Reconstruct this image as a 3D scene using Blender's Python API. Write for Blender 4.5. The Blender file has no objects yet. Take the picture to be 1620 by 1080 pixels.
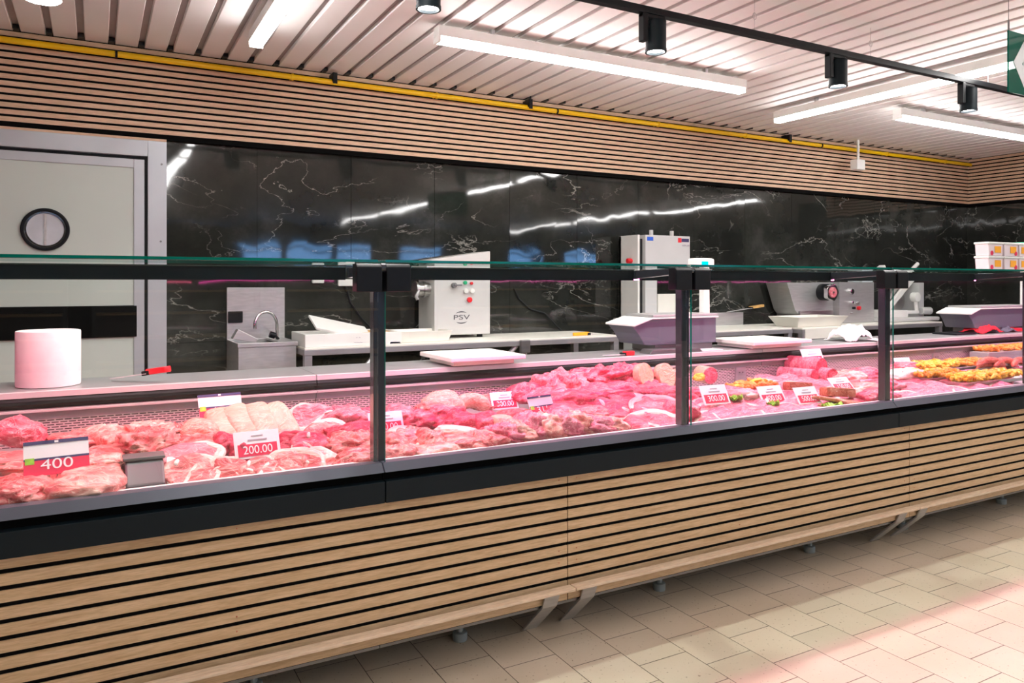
import bpy, bmesh, math, random
from mathutils import Vector, Matrix, noise, Euler
R = math.radians
rnd = random.Random(7)
scn = bpy.context.scene
col = scn.collection
# ------------------------------------------------------------------ camera
H = 1.26; F = 1193.0; YAW = 28.88
cs, sn = math.cos(R(YAW)), math.sin(R(YAW))
cam = bpy.data.cameras.new('camera'); camo = bpy.data.objects.new('camera', cam); col.objects.link(camo)
camo.location = (0, 0, H); camo.rotation_euler = (R(90), 0, -R(YAW))
cam.sensor_width = 36; cam.lens = 36*F/1620; cam.shift_y = -93/1620; cam.clip_start = .02; cam.clip_end = 200
scn.camera = camo
scn.view_settings.view_transform = 'Standard'; scn.view_settings.look = 'None'
scn.view_settings.gamma = 1; scn.view_settings.exposure = 0.55

def pt(u, v, Y=None, z=None):
    """point of the place seen at pixel u,v on the upright plane Y or on the level z"""
    t = (u-810)/F
    ky = cs - sn*t; kx = cs*t + sn
    d = (H-z)*F/(v-447) if Y is None else Y/ky
    return Vector((kx*d, ky*d, H-(v-447)/F*d))
def pxw(u, Y): t = (u-810)/F; k = cs-sn*t; return (Y/k)/(F*k)     # metres along X per pixel
def pxh(u, Y): t = (u-810)/F; return (Y/(cs-sn*t))/F              # metres up per pixel
# ------------------------------------------------------------------ materials
def newmat(name):
    m = bpy.data.materials.new(name); m.use_nodes = True
    nt = m.node_tree; nt.nodes.clear()
    out = nt.nodes.new('ShaderNodeOutputMaterial')
    return m, nt, out
def N(nt, t, **kw):
    n = nt.nodes.new(t)
    for k, v in kw.items():
        if k.startswith('i_'): n.inputs[k[2:].replace('_', ' ')].default_value = v
        else: setattr(n, k, v)
    return n
def c4(c): return (c[0], c[1], c[2], 1)
def ramp(nt, src, stops):
    r = nt.nodes.new('ShaderNodeValToRGB'); nt.links.new(src, r.inputs[0])
    el = r.color_ramp.elements
    el[0].position, el[0].color = stops[0][0], c4(stops[0][1])
    el[1].position, el[1].color = stops[-1][0], c4(stops[-1][1])
    for p, c in stops[1:-1]:
        e = el.new(p); e.color = c4(c)
    return r
def coords(nt, scale=(1, 1, 1)):
    tc = N(nt, 'ShaderNodeTexCoord'); mp = N(nt, 'ShaderNodeMapping'); mp.inputs['Scale'].default_value = scale
    nt.links.new(tc.outputs['Object'], mp.inputs[0]); return mp.outputs[0]
def plain(name, c, rough=.5, metal=0, var=.06, nscale=8, stretch=(1, 1, 1), bump=0, coat=0, spec=.5):
    m, nt, out = newmat(name)
    b = N(nt, 'ShaderNodeBsdfPrincipled'); nt.links.new(b.outputs[0], out.inputs[0])
    n = N(nt, 'ShaderNodeTexNoise'); n.inputs['Scale'].default_value = nscale; n.inputs['Detail'].default_value = 4
    nt.links.new(coords(nt, stretch), n.inputs['Vector'])
    lo = [max(0, x*(1-var)) for x in c]; hi = [min(1, x*(1+var)) for x in c]
    r = ramp(nt, n.outputs['Fac'], [(.3, lo), (.7, hi)])
    nt.links.new(r.outputs[0], b.inputs['Base Color'])
    b.inputs['Roughness'].default_value = rough; b.inputs['Metallic'].default_value = metal
    b.inputs['Coat Weight'].default_value = coat; b.inputs['Specular IOR Level'].default_value = spec
    if bump:
        bp = N(nt, 'ShaderNodeBump'); bp.inputs['Distance'].default_value = bump
        nt.links.new(n.outputs['Fac'], bp.inputs['Height']); nt.links.new(bp.outputs[0], b.inputs['Normal'])
    return m
def emis(name, c, s):
    m, nt, out = newmat(name)
    e = N(nt, 'ShaderNodeEmission'); e.inputs[0].default_value = c4(c); e.inputs[1].default_value = s
    nt.links.new(e.outputs[0], out.inputs[0]); return m
def glassmat(name, tint=(.97, 1, .985), refl=1.45, tr=1.0, body=None, amt=0):
    m, nt, out = newmat(name)
    t = N(nt, 'ShaderNodeBsdfTransparent'); t.inputs[0].default_value = c4(tint)
    g = N(nt, 'ShaderNodeBsdfGlossy'); g.inputs['Roughness'].default_value = .01; g.inputs[0].default_value = (.9, .95, .95, 1)
    f = N(nt, 'ShaderNodeLayerWeight'); pw = N(nt, 'ShaderNodeMath', operation='POWER'); pw.inputs[1].default_value = 5
    nt.links.new(f.outputs['Facing'], pw.inputs[0])
    sc = N(nt, 'ShaderNodeMath', operation='MULTIPLY_ADD'); sc.inputs[1].default_value = .8; sc.inputs[2].default_value = .035 if refl > 1 else 0.0; nt.links.new(pw.outputs[0], sc.inputs[0])
    mx = N(nt, 'ShaderNodeMixShader'); nt.links.new(sc.outputs[0], mx.inputs[0])
    src = t.outputs[0]
    if body:
        d = N(nt, 'ShaderNodeBsdfPrincipled'); d.inputs['Base Color'].default_value = c4(body); d.inputs['Roughness'].default_value = .55; d.inputs['Specular IOR Level'].default_value = .15 if refl > 1 else .02
        m2 = N(nt, 'ShaderNodeMixShader'); m2.inputs[0].default_value = amt
        nt.links.new(t.outputs[0], m2.inputs[1]); nt.links.new(d.outputs[0], m2.inputs[2]); src = m2.outputs[0]
    nt.links.new(src, mx.inputs[1]); nt.links.new(g.outputs[0], mx.inputs[2]); nt.links.new(mx.outputs[0], out.inputs[0])
    return m
def wood(name, c1, c2, c3):
    m, nt, out = newmat(name)
    b = N(nt, 'ShaderNodeBsdfPrincipled'); nt.links.new(b.outputs[0], out.inputs[0])
    n = N(nt, 'ShaderNodeTexNoise'); n.inputs['Scale'].default_value = 6; n.inputs['Detail'].default_value = 8; n.inputs['Roughness'].default_value = .65
    nt.links.new(coords(nt, (1.2, 10, 14)), n.inputs['Vector'])
    n2 = N(nt, 'ShaderNodeTexNoise'); n2.inputs['Scale'].default_value = 60; n2.inputs['Detail'].default_value = 3
    nt.links.new(coords(nt, (.5, 3, 6)), n2.inputs['Vector'])
    r = ramp(nt, n.outputs['Fac'], [(.25, c1), (.5, c2), (.75, c3)])
    mx = N(nt, 'ShaderNodeMix', data_type='RGBA', blend_type='MULTIPLY'); mx.inputs['Factor'].default_value = .35
    r2 = ramp(nt, n2.outputs['Fac'], [(.35, (.55, .5, .45)), (.6, (1, 1, 1))])
    nt.links.new(r.outputs[0], mx.inputs['A']); nt.links.new(r2.outputs[0], mx.inputs['B'])
    nt.links.new(mx.outputs['Result'], b.inputs['Base Color']); b.inputs['Roughness'].default_value = .55
    return m
def marble():
    m, nt, out = newmat('black_marble_tile')
    b = N(nt, 'ShaderNodeBsdfPrincipled'); nt.links.new(b.outputs[0], out.inputs[0])
    v = coords(nt)
    cloud = N(nt, 'ShaderNodeTexNoise'); cloud.inputs['Scale'].default_value = 1.8; cloud.inputs['Detail'].default_value = 9; cloud.inputs['Roughness'].default_value = .65
    nt.links.new(v, cloud.inputs[0])
    base = ramp(nt, cloud.outputs['Fac'], [(.3, (.009, .010, .009)), (.55, (.028, .030, .026)), (.75, (.07, .072, .064))])
    cur = base.outputs[0]
    for sc, lo, seed in ((1.1, .0018, 3.1), (2.3, .0013, 9.7), (1.7, .0016, 5.3)):
        mp = N(nt, 'ShaderNodeMapping'); mp.inputs['Location'].default_value = (seed, 0, seed*2); mp.inputs['Rotation'].default_value = (0, R(38*seed), 0)
        mp.inputs['Scale'].default_value = (.55, 1, 1.25); nt.links.new(v, mp.inputs[0])
        n = N(nt, 'ShaderNodeTexNoise'); n.inputs['Scale'].default_value = sc; n.inputs['Detail'].default_value = 7; n.inputs['Roughness'].default_value = .55; n.inputs['Distortion'].default_value = .5
        nt.links.new(mp.outputs[0], n.inputs[0])
        s = N(nt, 'ShaderNodeMath', operation='SUBTRACT'); s.inputs[1].default_value = .5; nt.links.new(n.outputs['Fac'], s.inputs[0])
        a = N(nt, 'ShaderNodeMath', operation='ABSOLUTE'); nt.links.new(s.outputs[0], a.inputs[0])
        rr = ramp(nt, a.outputs[0], [(0, (1, 1, 1)), (lo, (.5, .5, .5)), (lo*2.2, (0, 0, 0))])
        mk = N(nt, 'ShaderNodeTexNoise'); mk.inputs['Scale'].default_value = 2.2; nt.links.new(mp.outputs[0], mk.inputs[0])
        mr = ramp(nt, mk.outputs['Fac'], [(.5, (0, 0, 0)), (.66, (.7, .7, .7))])
        mul = N(nt, 'ShaderNodeMath', operation='MULTIPLY'); nt.links.new(rr.outputs[0], mul.inputs[0]); nt.links.new(mr.outputs[0], mul.inputs[1])
        mx = N(nt, 'ShaderNodeMix', data_type='RGBA'); nt.links.new(mul.outputs[0], mx.inputs['Factor']); nt.links.new(cur, mx.inputs['A'])
        mx.inputs['B'].default_value = (.5, .49, .44, 1); cur = mx.outputs['Result']
    nt.links.new(cur, b.inputs['Base Color'])
    b.inputs['Roughness'].default_value = .045; b.inputs['Specular IOR Level'].default_value = .62
    w = N(nt, 'ShaderNodeTexNoise'); w.inputs['Scale'].default_value = 3.5; w.inputs['Detail'].default_value = 1.2; nt.links.new(v, w.inputs[0])
    bp = N(nt, 'ShaderNodeBump'); bp.inputs['Distance'].default_value = .0016; nt.links.new(w.outputs['Fac'], bp.inputs['Height'])
    nt.links.new(bp.outputs[0], b.inputs['Normal'])
    return m
def floormat():
    m, nt, out = newmat('speckled_floor_tile')
    b = N(nt, 'ShaderNodeBsdfPrincipled'); nt.links.new(b.outputs[0], out.inputs[0])
    tc = N(nt, 'ShaderNodeTexCoord'); mp = N(nt, 'ShaderNodeMapping'); nt.links.new(tc.outputs['Object'], mp.inputs[0])
    mp.inputs['Rotation'].default_value = (0, 0, R(90))      # rows run along Y
    mp.inputs['Location'].default_value = (0.07+.1, -.165+.0, 0)
    mp.inputs['Location'].default_value = (.07, .035, 0)
    br = N(nt, 'ShaderNodeTexBrick'); nt.links.new(mp.outputs[0], br.inputs[0])
    br.offset = .5; br.offset_frequency = 2; br.squash = 1; br.squash_frequency = 1
    br.inputs['Scale'].default_value = 1; br.inputs['Brick Width'].default_value = .2; br.inputs['Row Height'].default_value = .2
    br.inputs['Mortar Size'].default_value = .0016; br.inputs['Mortar Smooth'].default_value = .3; br.inputs['Bias'].default_value = 0
    br.inputs['Color1'].default_value = (.68, .57, .45, 1); br.inputs['Color2'].default_value = (.60, .51, .40, 1); br.inputs['Mortar'].default_value = (.09, .06, .04, 1)
    sp = N(nt, 'ShaderNodeTexNoise'); sp.inputs['Scale'].default_value = 90; sp.inputs['Detail'].default_value = 2; nt.links.new(tc.outputs['Object'], sp.inputs[0])
    sr = ramp(nt, sp.outputs['Fac'], [(.27, (.35, .28, .2)), (.34, (1, 1, 1))])
    cl = N(nt, 'ShaderNodeTexNoise'); cl.inputs['Scale'].default_value = 2.2; cl.inputs['Detail'].default_value = 5; nt.links.new(tc.outputs['Object'], cl.inputs[0])
    cr = ramp(nt, cl.outputs['Fac'], [(.3, (.9, .88, .82)), (.7, (1, 1, 1))])
    m1 = N(nt, 'ShaderNodeMix', data_type='RGBA', blend_type='MULTIPLY'); m1.inputs['Factor'].default_value = .8
    nt.links.new(br.outputs['Color'], m1.inputs['A']); nt.links.new(sr.outputs[0], m1.inputs['B'])
    m2 = N(nt, 'ShaderNodeMix', data_type='RGBA', blend_type='MULTIPLY'); m2.inputs['Factor'].default_value = 1
    nt.links.new(m1.outputs['Result'], m2.inputs['A']); nt.links.new(cr.outputs[0], m2.inputs['B'])
    nt.links.new(m2.outputs['Result'], b.inputs['Base Color']); b.inputs['Roughness'].default_value = .42
    bp = N(nt, 'ShaderNodeBump'); bp.inputs['Distance'].default_value = .001; bp.invert = True; nt.links.new(br.outputs['Fac'], bp.inputs['Height']); nt.links.new(bp.outputs[0], b.inputs['Normal'])
    return m
def grillemat():
    m, nt, out = newmat('perforated_steel')
    b = N(nt, 'ShaderNodeBsdfPrincipled'); nt.links.new(b.outputs[0], out.inputs[0])
    tc = N(nt, 'ShaderNodeTexCoord'); mp = N(nt, 'ShaderNodeMapping'); nt.links.new(tc.outputs['Object'], mp.inputs[0])
    mp.inputs['Rotation'].default_value = (R(-90), 0, 0)
    br = N(nt, 'ShaderNodeTexBrick'); nt.links.new(mp.outputs[0], br.inputs[0])
    br.inputs['Scale'].default_value = 1; br.inputs['Brick Width'].default_value = .026; br.inputs['Row Height'].default_value = .0085
    br.inputs['Mortar Size'].default_value = .0026; br.inputs['Mortar Smooth'].default_value = .05
    br.inputs['Color1'].default_value = (.03, .02, .02, 1); br.inputs['Color2'].default_value = (.03, .02, .02, 1); br.inputs['Mortar'].default_value = (.72, .62, .6, 1)
    nt.links.new(br.outputs['Color'], b.inputs['Base Color']); nt.links.new(br.outputs['Fac'], b.inputs['Metallic'])
    mm = N(nt, 'ShaderNodeMath', operation='MULTIPLY'); mm.inputs[1].default_value = .1; nt.links.new(br.outputs['Fac'], mm.inputs[0]); nt.links.new(mm.outputs[0], b.inputs['Metallic'])
    b.inputs['Roughness'].default_value = .4
    return m
def meat(name, deep, mid, fat, sc=14, fatpos=.62, rough=.32):
    m, nt, out = newmat(name)
    b = N(nt, 'ShaderNodeBsdfPrincipled'); nt.links.new(b.outputs[0], out.inputs[0])
    tc = N(nt, 'ShaderNodeTexCoord'); oi = N(nt, 'ShaderNodeObjectInfo')
    ad = N(nt, 'ShaderNodeVectorMath', operation='ADD'); nt.links.new(tc.outputs['Object'], ad.inputs[0])
    cb = N(nt, 'ShaderNodeCombineXYZ'); sc1 = N(nt, 'ShaderNodeMath', operation='MULTIPLY'); sc1.inputs[1].default_value = 9
    nt.links.new(oi.outputs['Random'], sc1.inputs[0]); nt.links.new(sc1.outputs[0], cb.inputs[0]); nt.links.new(sc1.outputs[0], cb.inputs[1]); nt.links.new(cb.outputs[0], ad.inputs[1])
    mp = N(nt, 'ShaderNodeMapping'); mp.inputs['Scale'].default_value = (1, 1.9, 1.6); nt.links.new(ad.outputs[0], mp.inputs[0])
    n = N(nt, 'ShaderNodeTexNoise'); n.inputs['Scale'].default_value = sc; n.inputs['Detail'].default_value = 5; n.inputs['Roughness'].default_value = .55; n.inputs['Distortion'].default_value = 1.6
    nt.links.new(mp.outputs[0], n.inputs[0])
    r = ramp(nt, n.outputs['Fac'], [(.28, deep), (.48, mid), (fatpos, [a*.5+b_*.5 for a, b_ in zip(mid, fat)]), (fatpos+.06, fat)])
    n2 = N(nt, 'ShaderNodeTexNoise'); n2.inputs['Scale'].default_value = sc*.8; n2.inputs['Detail'].default_value = 3; n2.inputs['Distortion'].default_value = 2.5
    nt.links.new(mp.outputs[0], n2.inputs[0])
    s = N(nt, 'ShaderNodeMath', operation='SUBTRACT'); s.inputs[1].default_value = .5; nt.links.new(n2.outputs['Fac'], s.inputs[0])
    a = N(nt, 'ShaderNodeMath', operation='ABSOLUTE'); nt.links.new(s.outputs[0], a.inputs[0])
    vr = ramp(nt, a.outputs[0], [(0, (.75, .75, .75)), (.012, (.4, .4, .4)), (.03, (0, 0, 0))])
    mx = N(nt, 'ShaderNodeMix', data_type='RGBA'); nt.links.new(vr.outputs[0], mx.inputs['Factor']); nt.links.new(r.outputs[0], mx.inputs['A']); mx.inputs['B'].default_value = c4(fat)
    nt.links.new(mx.outputs['Result'], b.inputs['Base Color']); b.inputs['Roughness'].default_value = rough
    bp = N(nt, 'ShaderNodeBump'); bp.inputs['Distance'].default_value = .009; nt.links.new(n.outputs['Fac'], bp.inputs['Height']); nt.links.new(bp.outputs[0], b.inputs['Normal'])
    return m
M = {}
M['floor'] = floormat(); M['marble'] = marble(); M['grille'] = grillemat()
M['oak'] = wood('light_oak', (.52, .34, .18), (.65, .46, .27), (.74, .55, .36))
M['oak2'] = wood('pink_oak', (.62, .40, .26), (.74, .50, .34), (.80, .58, .42))
M['oaklit'] = wood('lit_oak', (.7, .52, .36), (.8, .63, .46), (.85, .7, .54))  # spotlight on the bumper's top face put into a paler oak
M['black'] = plain('black_paint', (.006, .007, .008), .5, 0)
M['gapblack'] = plain('black_felt', (.003, .003, .003), .9, 0, spec=.1)
M['rail'] = plain('anthracite_profile', (.004, .010, .014), .5, 0, .08, 4, spec=.22)
M['sill'] = plain('anodised_sill', (.075, .09, .115), .4, .3, .06, 4)
M['post'] = plain('anthracite_post', (.035, .04, .05), .25, .4, .08, 4, coat=.5)
M['steel'] = plain('brushed_steel', (.55, .54, .53), .3, 1, .12, 20, (1, 1, 8))
M['steelm'] = plain('satin_steel', (.52, .52, .52), .42, .7, .08, 10, (1, 1, 8))
M['steeld'] = plain('dark_steel', (.22, .22, .22), .4, .8, .1, 12)
M['bladelight'] = plain('light_blade', (.78, .74, .74), .3, .25, .05)
M['lip'] = plain('lip_metal', (.62, .58, .57), .3, .25, .05)
M['sinksteel'] = plain('sink_steel', (.50, .50, .50), .33, .45, .1, 14, (1, 1, 6))
M['worktop'] = plain('worktop_steel', (.36, .37, .37), .38, .5, .06)
M['frame'] = plain('table_frame_steel', (.30, .30, .31), .4, .5, .1)
M['chrome'] = plain('chrome', (.8, .8, .8), .08, 1, .02)
M['white'] = plain('white_plastic', (.80, .80, .77), .4, 0, .03)
M['cream'] = plain('cream_board', (.78, .77, .70), .5, 0, .05, 5)
M['ceil'] = plain('ceiling_metal', (.82, .79, .78), .5, 0, .03, 2)
M['ceilback'] = plain('ceiling_groove_shade', (.33, .29, .28), .6, 0, .05)  # white grooves; their shade is put into this darker colour
M['wallpaint'] = plain('dark_shop_wall', (.06, .058, .052), .8, 0, .2, 2)
M['doorleaf'] = plain('door_laminate', (.55, .60, .55), .35, 0, .03, 2)
M['alu'] = plain('door_aluminium', (.50, .52, .55), .38, .35, .05, 4)
M['yellow'] = plain('yellow_paint', (.85, .52, .0), .35, 0, .06, 5)
M['red'] = plain('red_plastic', (.75, .02, .03), .35, 0, .08, 20)
M['redcloth'] = plain('red_cloth', (.8, .02, .04), .8, 0, .15, 40)
M['orange'] = plain('orange_plastic', (.95, .42, .02), .4, 0, .05)
M['blue'] = plain('blue_plastic', (.02, .12, .65), .4, 0, .05)
M['green'] = plain('green_glass_edge', (.0, .16, .12), .12, 0, .15, 3, coat=1)
M['greenp'] = plain('green_plastic', (.01, .42, .18), .4, 0, .05)
M['paper'] = plain('tissue_paper', (.85, .80, .79), .9, 0, .03, 30, bump=.0008)
M['cardw'] = plain('white_card', (.85, .82, .86), .5, 0, .02)
M['cardnavy'] = plain('navy_print', (.03, .03, .12), .5, 0, .05)
M['cardred'] = plain('red_print', (.72, .01, .08), .5, 0, .05)
M['logogrey'] = plain('logo_grey', (.09, .09, .10), .5, 0, .02)
M['cardgrey'] = plain('grey_print', (.4, .36, .42), .6, 0, .05)
M['blackp'] = plain('black_plastic', (.005, .006, .008), .4, 0, .1, spec=.22)
M['purple'] = plain('smoked_plastic', (.05, .035, .045), .4, 0, .1)
M['handlewood'] = plain('handle_wood', (.7, .4, .13), .5, 0, .15, 30)
M['foot'] = plain('grey_rubber_foot', (.32, .36, .36), .5, 0, .05)
M['lamp'] = emis('tube_light', (1, .98, .96), 25)
M['spotface'] = emis('spot_light_face', (1, .98, .95), 25)
M['led'] = [emis('pink_led_'+n, c, s_) for n, c, s_ in (('salmon', (1, .13, .27), 24), ('magenta', (1, .06, .42), 30), ('rose', (1, .10, .45), 25), ('lilac', (1, .15, .48), 24))]
M['screen'] = emis('cyan_screen', (.0, .62, .85), 1.3)
M['glass'] = glassmat('clear_glass', (.965, .985, .98))
M['tglass'] = glassmat('top_glass', (.90, .97, .95))
M['panel'] = glassmat('smoke_acrylic', (.7, .7, .76), 1.45, 1, (.19, .20, .25), .7)
M['sign'] = glassmat('green_acrylic', (.02, .5, .35), 0, 1, (.0, .13, .085), .9)
M['signw'] = plain('sign_white', (.78, .84, .86), .5, 0, .02)
M['m_pork'] = meat('pork', (.36, .015, .025), (.60, .09, .10), (.84, .46, .40))
M['m_pale'] = meat('pale_pork', (.50, .06, .07), (.72, .21, .19), (.88, .56, .47), 11, .58)
M['m_red'] = meat('red_beef', (.42, .02, .05), (.66, .10, .15), (.86, .45, .45), 16, .68)
M['m_rose'] = meat('rose_cutlet', (.36, .008, .035), (.60, .04, .10), (.84, .34, .38), 12, .68)
M['m_slice'] = meat('ham_slice', (.44, .03, .08), (.64, .10, .17), (.84, .40, .44), 16, .68)
M['m_skin'] = meat('pork_skin', (.56, .25, .17), (.66, .33, .24), (.78, .48, .38), 9, .7, .4)
M['m_brown'] = meat('cured_meat', (.30, .05, .02), (.50, .13, .07), (.75, .4, .28), 14, .7)
M['m_saus'] = meat('raw_sausage', (.72, .18, .16), (.82, .30, .24), (.92, .62, .5), 30, .68, .25)
M['m_rsaus'] = meat('red_sausage', (.50, .05, .03), (.64, .12, .07), (.78, .30, .20), 20, .7, .25)
M['m_fat'] = meat('white_fat', (.68, .38, .33), (.78, .52, .46), (.86, .66, .60), 10, .6)
M['m_bone'] = plain('bone', (.88, .80, .72), .5, 0, .08, 40)
M['m_cheese'] = meat('cream_loaf', (.62, .42, .24), (.70, .50, .30), (.78, .60, .42), 20, .7, .45)
M['m_mar'] = meat('yellow_marinade', (.62, .12, .01), (.85, .40, .02), (.95, .70, .12), 16, .6)
M['m_marr'] = meat('orange_marinade', (.72, .12, .01), (.85, .26, .03), (.95, .5, .12), 30, .6)
M['leaf'] = plain('lettuce', (.28, .55, .04), .5, 0, .4, 40, bump=.003)
M['lemon'] = plain('lemon', (.88, .72, .08), .45, 0, .1, 60)
# ------------------------------------------------------------------ mesh builder
ORG = {}
class MB:
    def __init__(s): s.v = []; s.f = []
    def add(s, vs, fs):
        o = len(s.v); s.v += [Vector(p) for p in vs]; s.f += [tuple(i+o for i in f) for f in fs]; return s
    def box(s, x0, x1, y0, y1, z0, z1):
        return s.add([(x0,y0,z0),(x1,y0,z0),(x1,y1,z0),(x0,y1,z0),(x0,y0,z1),(x1,y0,z1),(x1,y1,z1),(x0,y1,z1)],
                     [(0,3,2,1),(4,5,6,7),(0,1,5,4),(1,2,6,5),(2,3,7,6),(3,0,4,7)])
    def prism(s, prof, a, b, axis='x'):
        n = len(prof)
        def q(p, t): return (t, p[0], p[1]) if axis == 'x' else ((p[0], t, p[1]) if axis == 'y' else (p[0], p[1], t))
        vs = [q(p, a) for p in prof]+[q(p, b) for p in prof]
        fs = [tuple(range(n)), tuple(range(2*n-1, n-1, -1))]+[(i, i+n, (i+1) % n+n, (i+1) % n) for i in range(n)]
        return s.add(vs, fs)
    def cyl(s, p0, p1, r0, r1=None, n=20, caps=True):
        r1 = r0 if r1 is None else r1
        p0, p1 = Vector(p0), Vector(p1); d = (p1-p0).normalized()
        a = d.orthogonal().normalized(); b = d.cross(a)
        vs = []
        for p, r in ((p0, r0), (p1, r1)):
            for i in range(n):
                t = 2*math.pi*i/n; vs.append(p+a*math.cos(t)*r+b*math.sin(t)*r)
        fs = [(i, (i+1) % n, (i+1) % n+n, i+n) for i in range(n)]
        if caps: fs += [tuple(range(n-1, -1, -1)), tuple(range(n, 2*n))]
        return s.add(vs, fs)
    def tube(s, path, r, n=10, closed=False):
        path = [Vector(p) for p in path]; rings = []; m = len(path)
        a = None
        for i, p in enumerate(path):
            if closed: d = path[(i+1) % m]-path[i-1]
            else: d = path[min(i+1, m-1)]-path[max(i-1, 0)]
            d.normalize()
            if a is None: a = d.orthogonal().normalized()
            a = (a-d*a.dot(d)).normalized(); b = d.cross(a)
            rr = r[i] if isinstance(r, (list, tuple)) else r
            rings.append([p+a*math.cos(2*math.pi*k/n)*rr+b*math.sin(2*math.pi*k/n)*rr for k in range(n)])
        vs = [q for g in rings for q in g]; fs = []
        for i in range(m if closed else m-1):
            j = (i+1) % m
            for k in range(n): fs.append((i*n+k, i*n+(k+1) % n, j*n+(k+1) % n, j*n+k))
        if not closed: fs += [tuple(range(n-1, -1, -1)), tuple(range((m-1)*n, m*n))]
        return s.add(vs, fs)
    def ring(s, c, axis, r0, r1, h, n=40):
        """flat ring (r1 inner) of thickness h along axis"""
        c = Vector(c); d = Vector(axis).normalized(); a = d.orthogonal().normalized(); b = d.cross(a); vs = []
        for rr, hh in ((r0, 0), (r0, h), (r1, h), (r1, 0)):
            for i in range(n):
                t = 2*math.pi*i/n; vs.append(c+d*hh+a*math.cos(t)*rr+b*math.sin(t)*rr)
        fs = []
        for k in range(4):
            for i in range(n): fs.append((k*n+i, k*n+(i+1) % n, ((k+1) % 4)*n+(i+1) % n, ((k+1) % 4)*n+i))
        return s.add(vs, fs)
    def build(s, name, m, parent=None, bevel=0, smooth=False, seg=2):
        me = bpy.data.meshes.new(name)
        o = ORG.get(parent.name, Vector((0,0,0))) if parent else Vector((0,0,0))
        if parent is None and getattr(s, 'origin', None) is not None: o = s.origin
        me.from_pydata([tuple(v-o) for v in s.v], [], s.f)
        bm = bmesh.new(); bm.from_mesh(me); bmesh.ops.recalc_face_normals(bm, faces=bm.faces)
        if bevel: bmesh.ops.bevel(bm, geom=[e for e in bm.edges if len(e.link_faces) == 2 and e.calc_face_angle(0) > .6], offset=bevel, segments=seg, affect='EDGES', profile=.6, clamp_overlap=True)
        bm.to_mesh(me); bm.free()
        if smooth:
            for p in me.polygons: p.use_smooth = True
            try: me.set_sharp_from_angle(angle=R(38))
            except Exception: pass
        me.materials.append(m)
        ob = bpy.data.objects.new(name, me); col.objects.link(ob)
        if parent: ob.parent = parent; ORG[ob.name] = o
        elif o.length: ob.location = o; ORG[ob.name] = o
        return ob
def thing(name, label, cat, loc=(0,0,0), group=None):
    o = bpy.data.objects.new(name, None); col.objects.link(o); o.location = loc; o.empty_display_size = .05
    ORG[o.name] = Vector(loc); o['label'] = label; o['category'] = cat
    if group: o['group'] = group
    return o
def tag(o, label, cat, group=None, kind=None):
    o['label'] = label; o['category'] = cat
    if group: o['group'] = group
    if kind: o['kind'] = kind
    return o
def struct(o, label=None):
    o['kind'] = 'structure'
    if label: o['label'] = label
    return o
def dup(root, loc, rz=None, label=None):
    r = root.copy(); col.objects.link(r); r.location = loc
    if rz is not None: r.rotation_euler.z = rz
    if label: r['label'] = label
    for ch in list(root.children):
        c = ch.copy(); col.objects.link(c); c.parent = r
        for g in ch.children: d = g.copy(); col.objects.link(d); d.parent = c
    return r
def textmesh(txt, size, ext, mtx, name, m, parent):
    cu = bpy.data.curves.new('t', 'FONT'); cu.body = txt; cu.size = size; cu.extrude = ext; cu.align_x = 'CENTER'; cu.align_y = 'CENTER'
    to = bpy.data.objects.new('t', cu); col.objects.link(to); bpy.context.view_layer.update()
    me = bpy.data.meshes.new_from_object(to.evaluated_get(bpy.context.evaluated_depsgraph_get()))
    bpy.data.objects.remove(to); bpy.data.curves.remove(cu)
    me.transform(mtx); me.materials.clear(); me.materials.append(m); me.name = name
    ob = bpy.data.objects.new(name, me); col.objects.link(ob)
    if parent: ob.parent = parent; ORG[ob.name] = ORG[parent.name]
    return ob
FACE = Matrix.Rotation(R(90), 4, 'X')     # text standing, facing -Y
# ------------------------------------------------------------------ room
XL, XR, XR2, YB, YF, ZC = -4.0, 8.48, 14.0, 4.9, -8.0, 2.62
struct(MB().add([(XL,YF,0),(XR2,YF,0),(XR2,YB,0),(XL,YB,0)], [(0,1,2,3)]).build('floor', M['floor']))
# ceiling of long pressed panels running away from the camera
cb = MB(); pitch = .151; x = .068 - 28*pitch
x = -.075-26*pitch
while x < XR2:
    cb.prism([(x+.019, ZC+.03), (x+.019, ZC+.004), (x+.023, ZC), (x+pitch-.019, ZC), (x+pitch-.015, ZC+.004), (x+pitch-.015, ZC+.03)], YF, YB-.03, 'y'); x += pitch
ce = struct(cb.build('ceiling', M['ceil']))
kb = MB().box(XL, XR2, YF, YB, ZC+.022, ZC+.06); kb.build('groove_backing', M['ceilback'], ce)
kc = MB(); x = -.075-26*pitch
while x < XR: kc.box(x-.012, x+.016, YB-.10, YB-.046, ZC-.004, ZC+.018); x += pitch
kc.box(XL-.1, XR2, YB-.028, YB+.1, ZC+.001, ZC+.03); kc.build('clips_and_sky_block', M['black'], ce)  # long black box added to stop sky light leaking in over the wall
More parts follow.
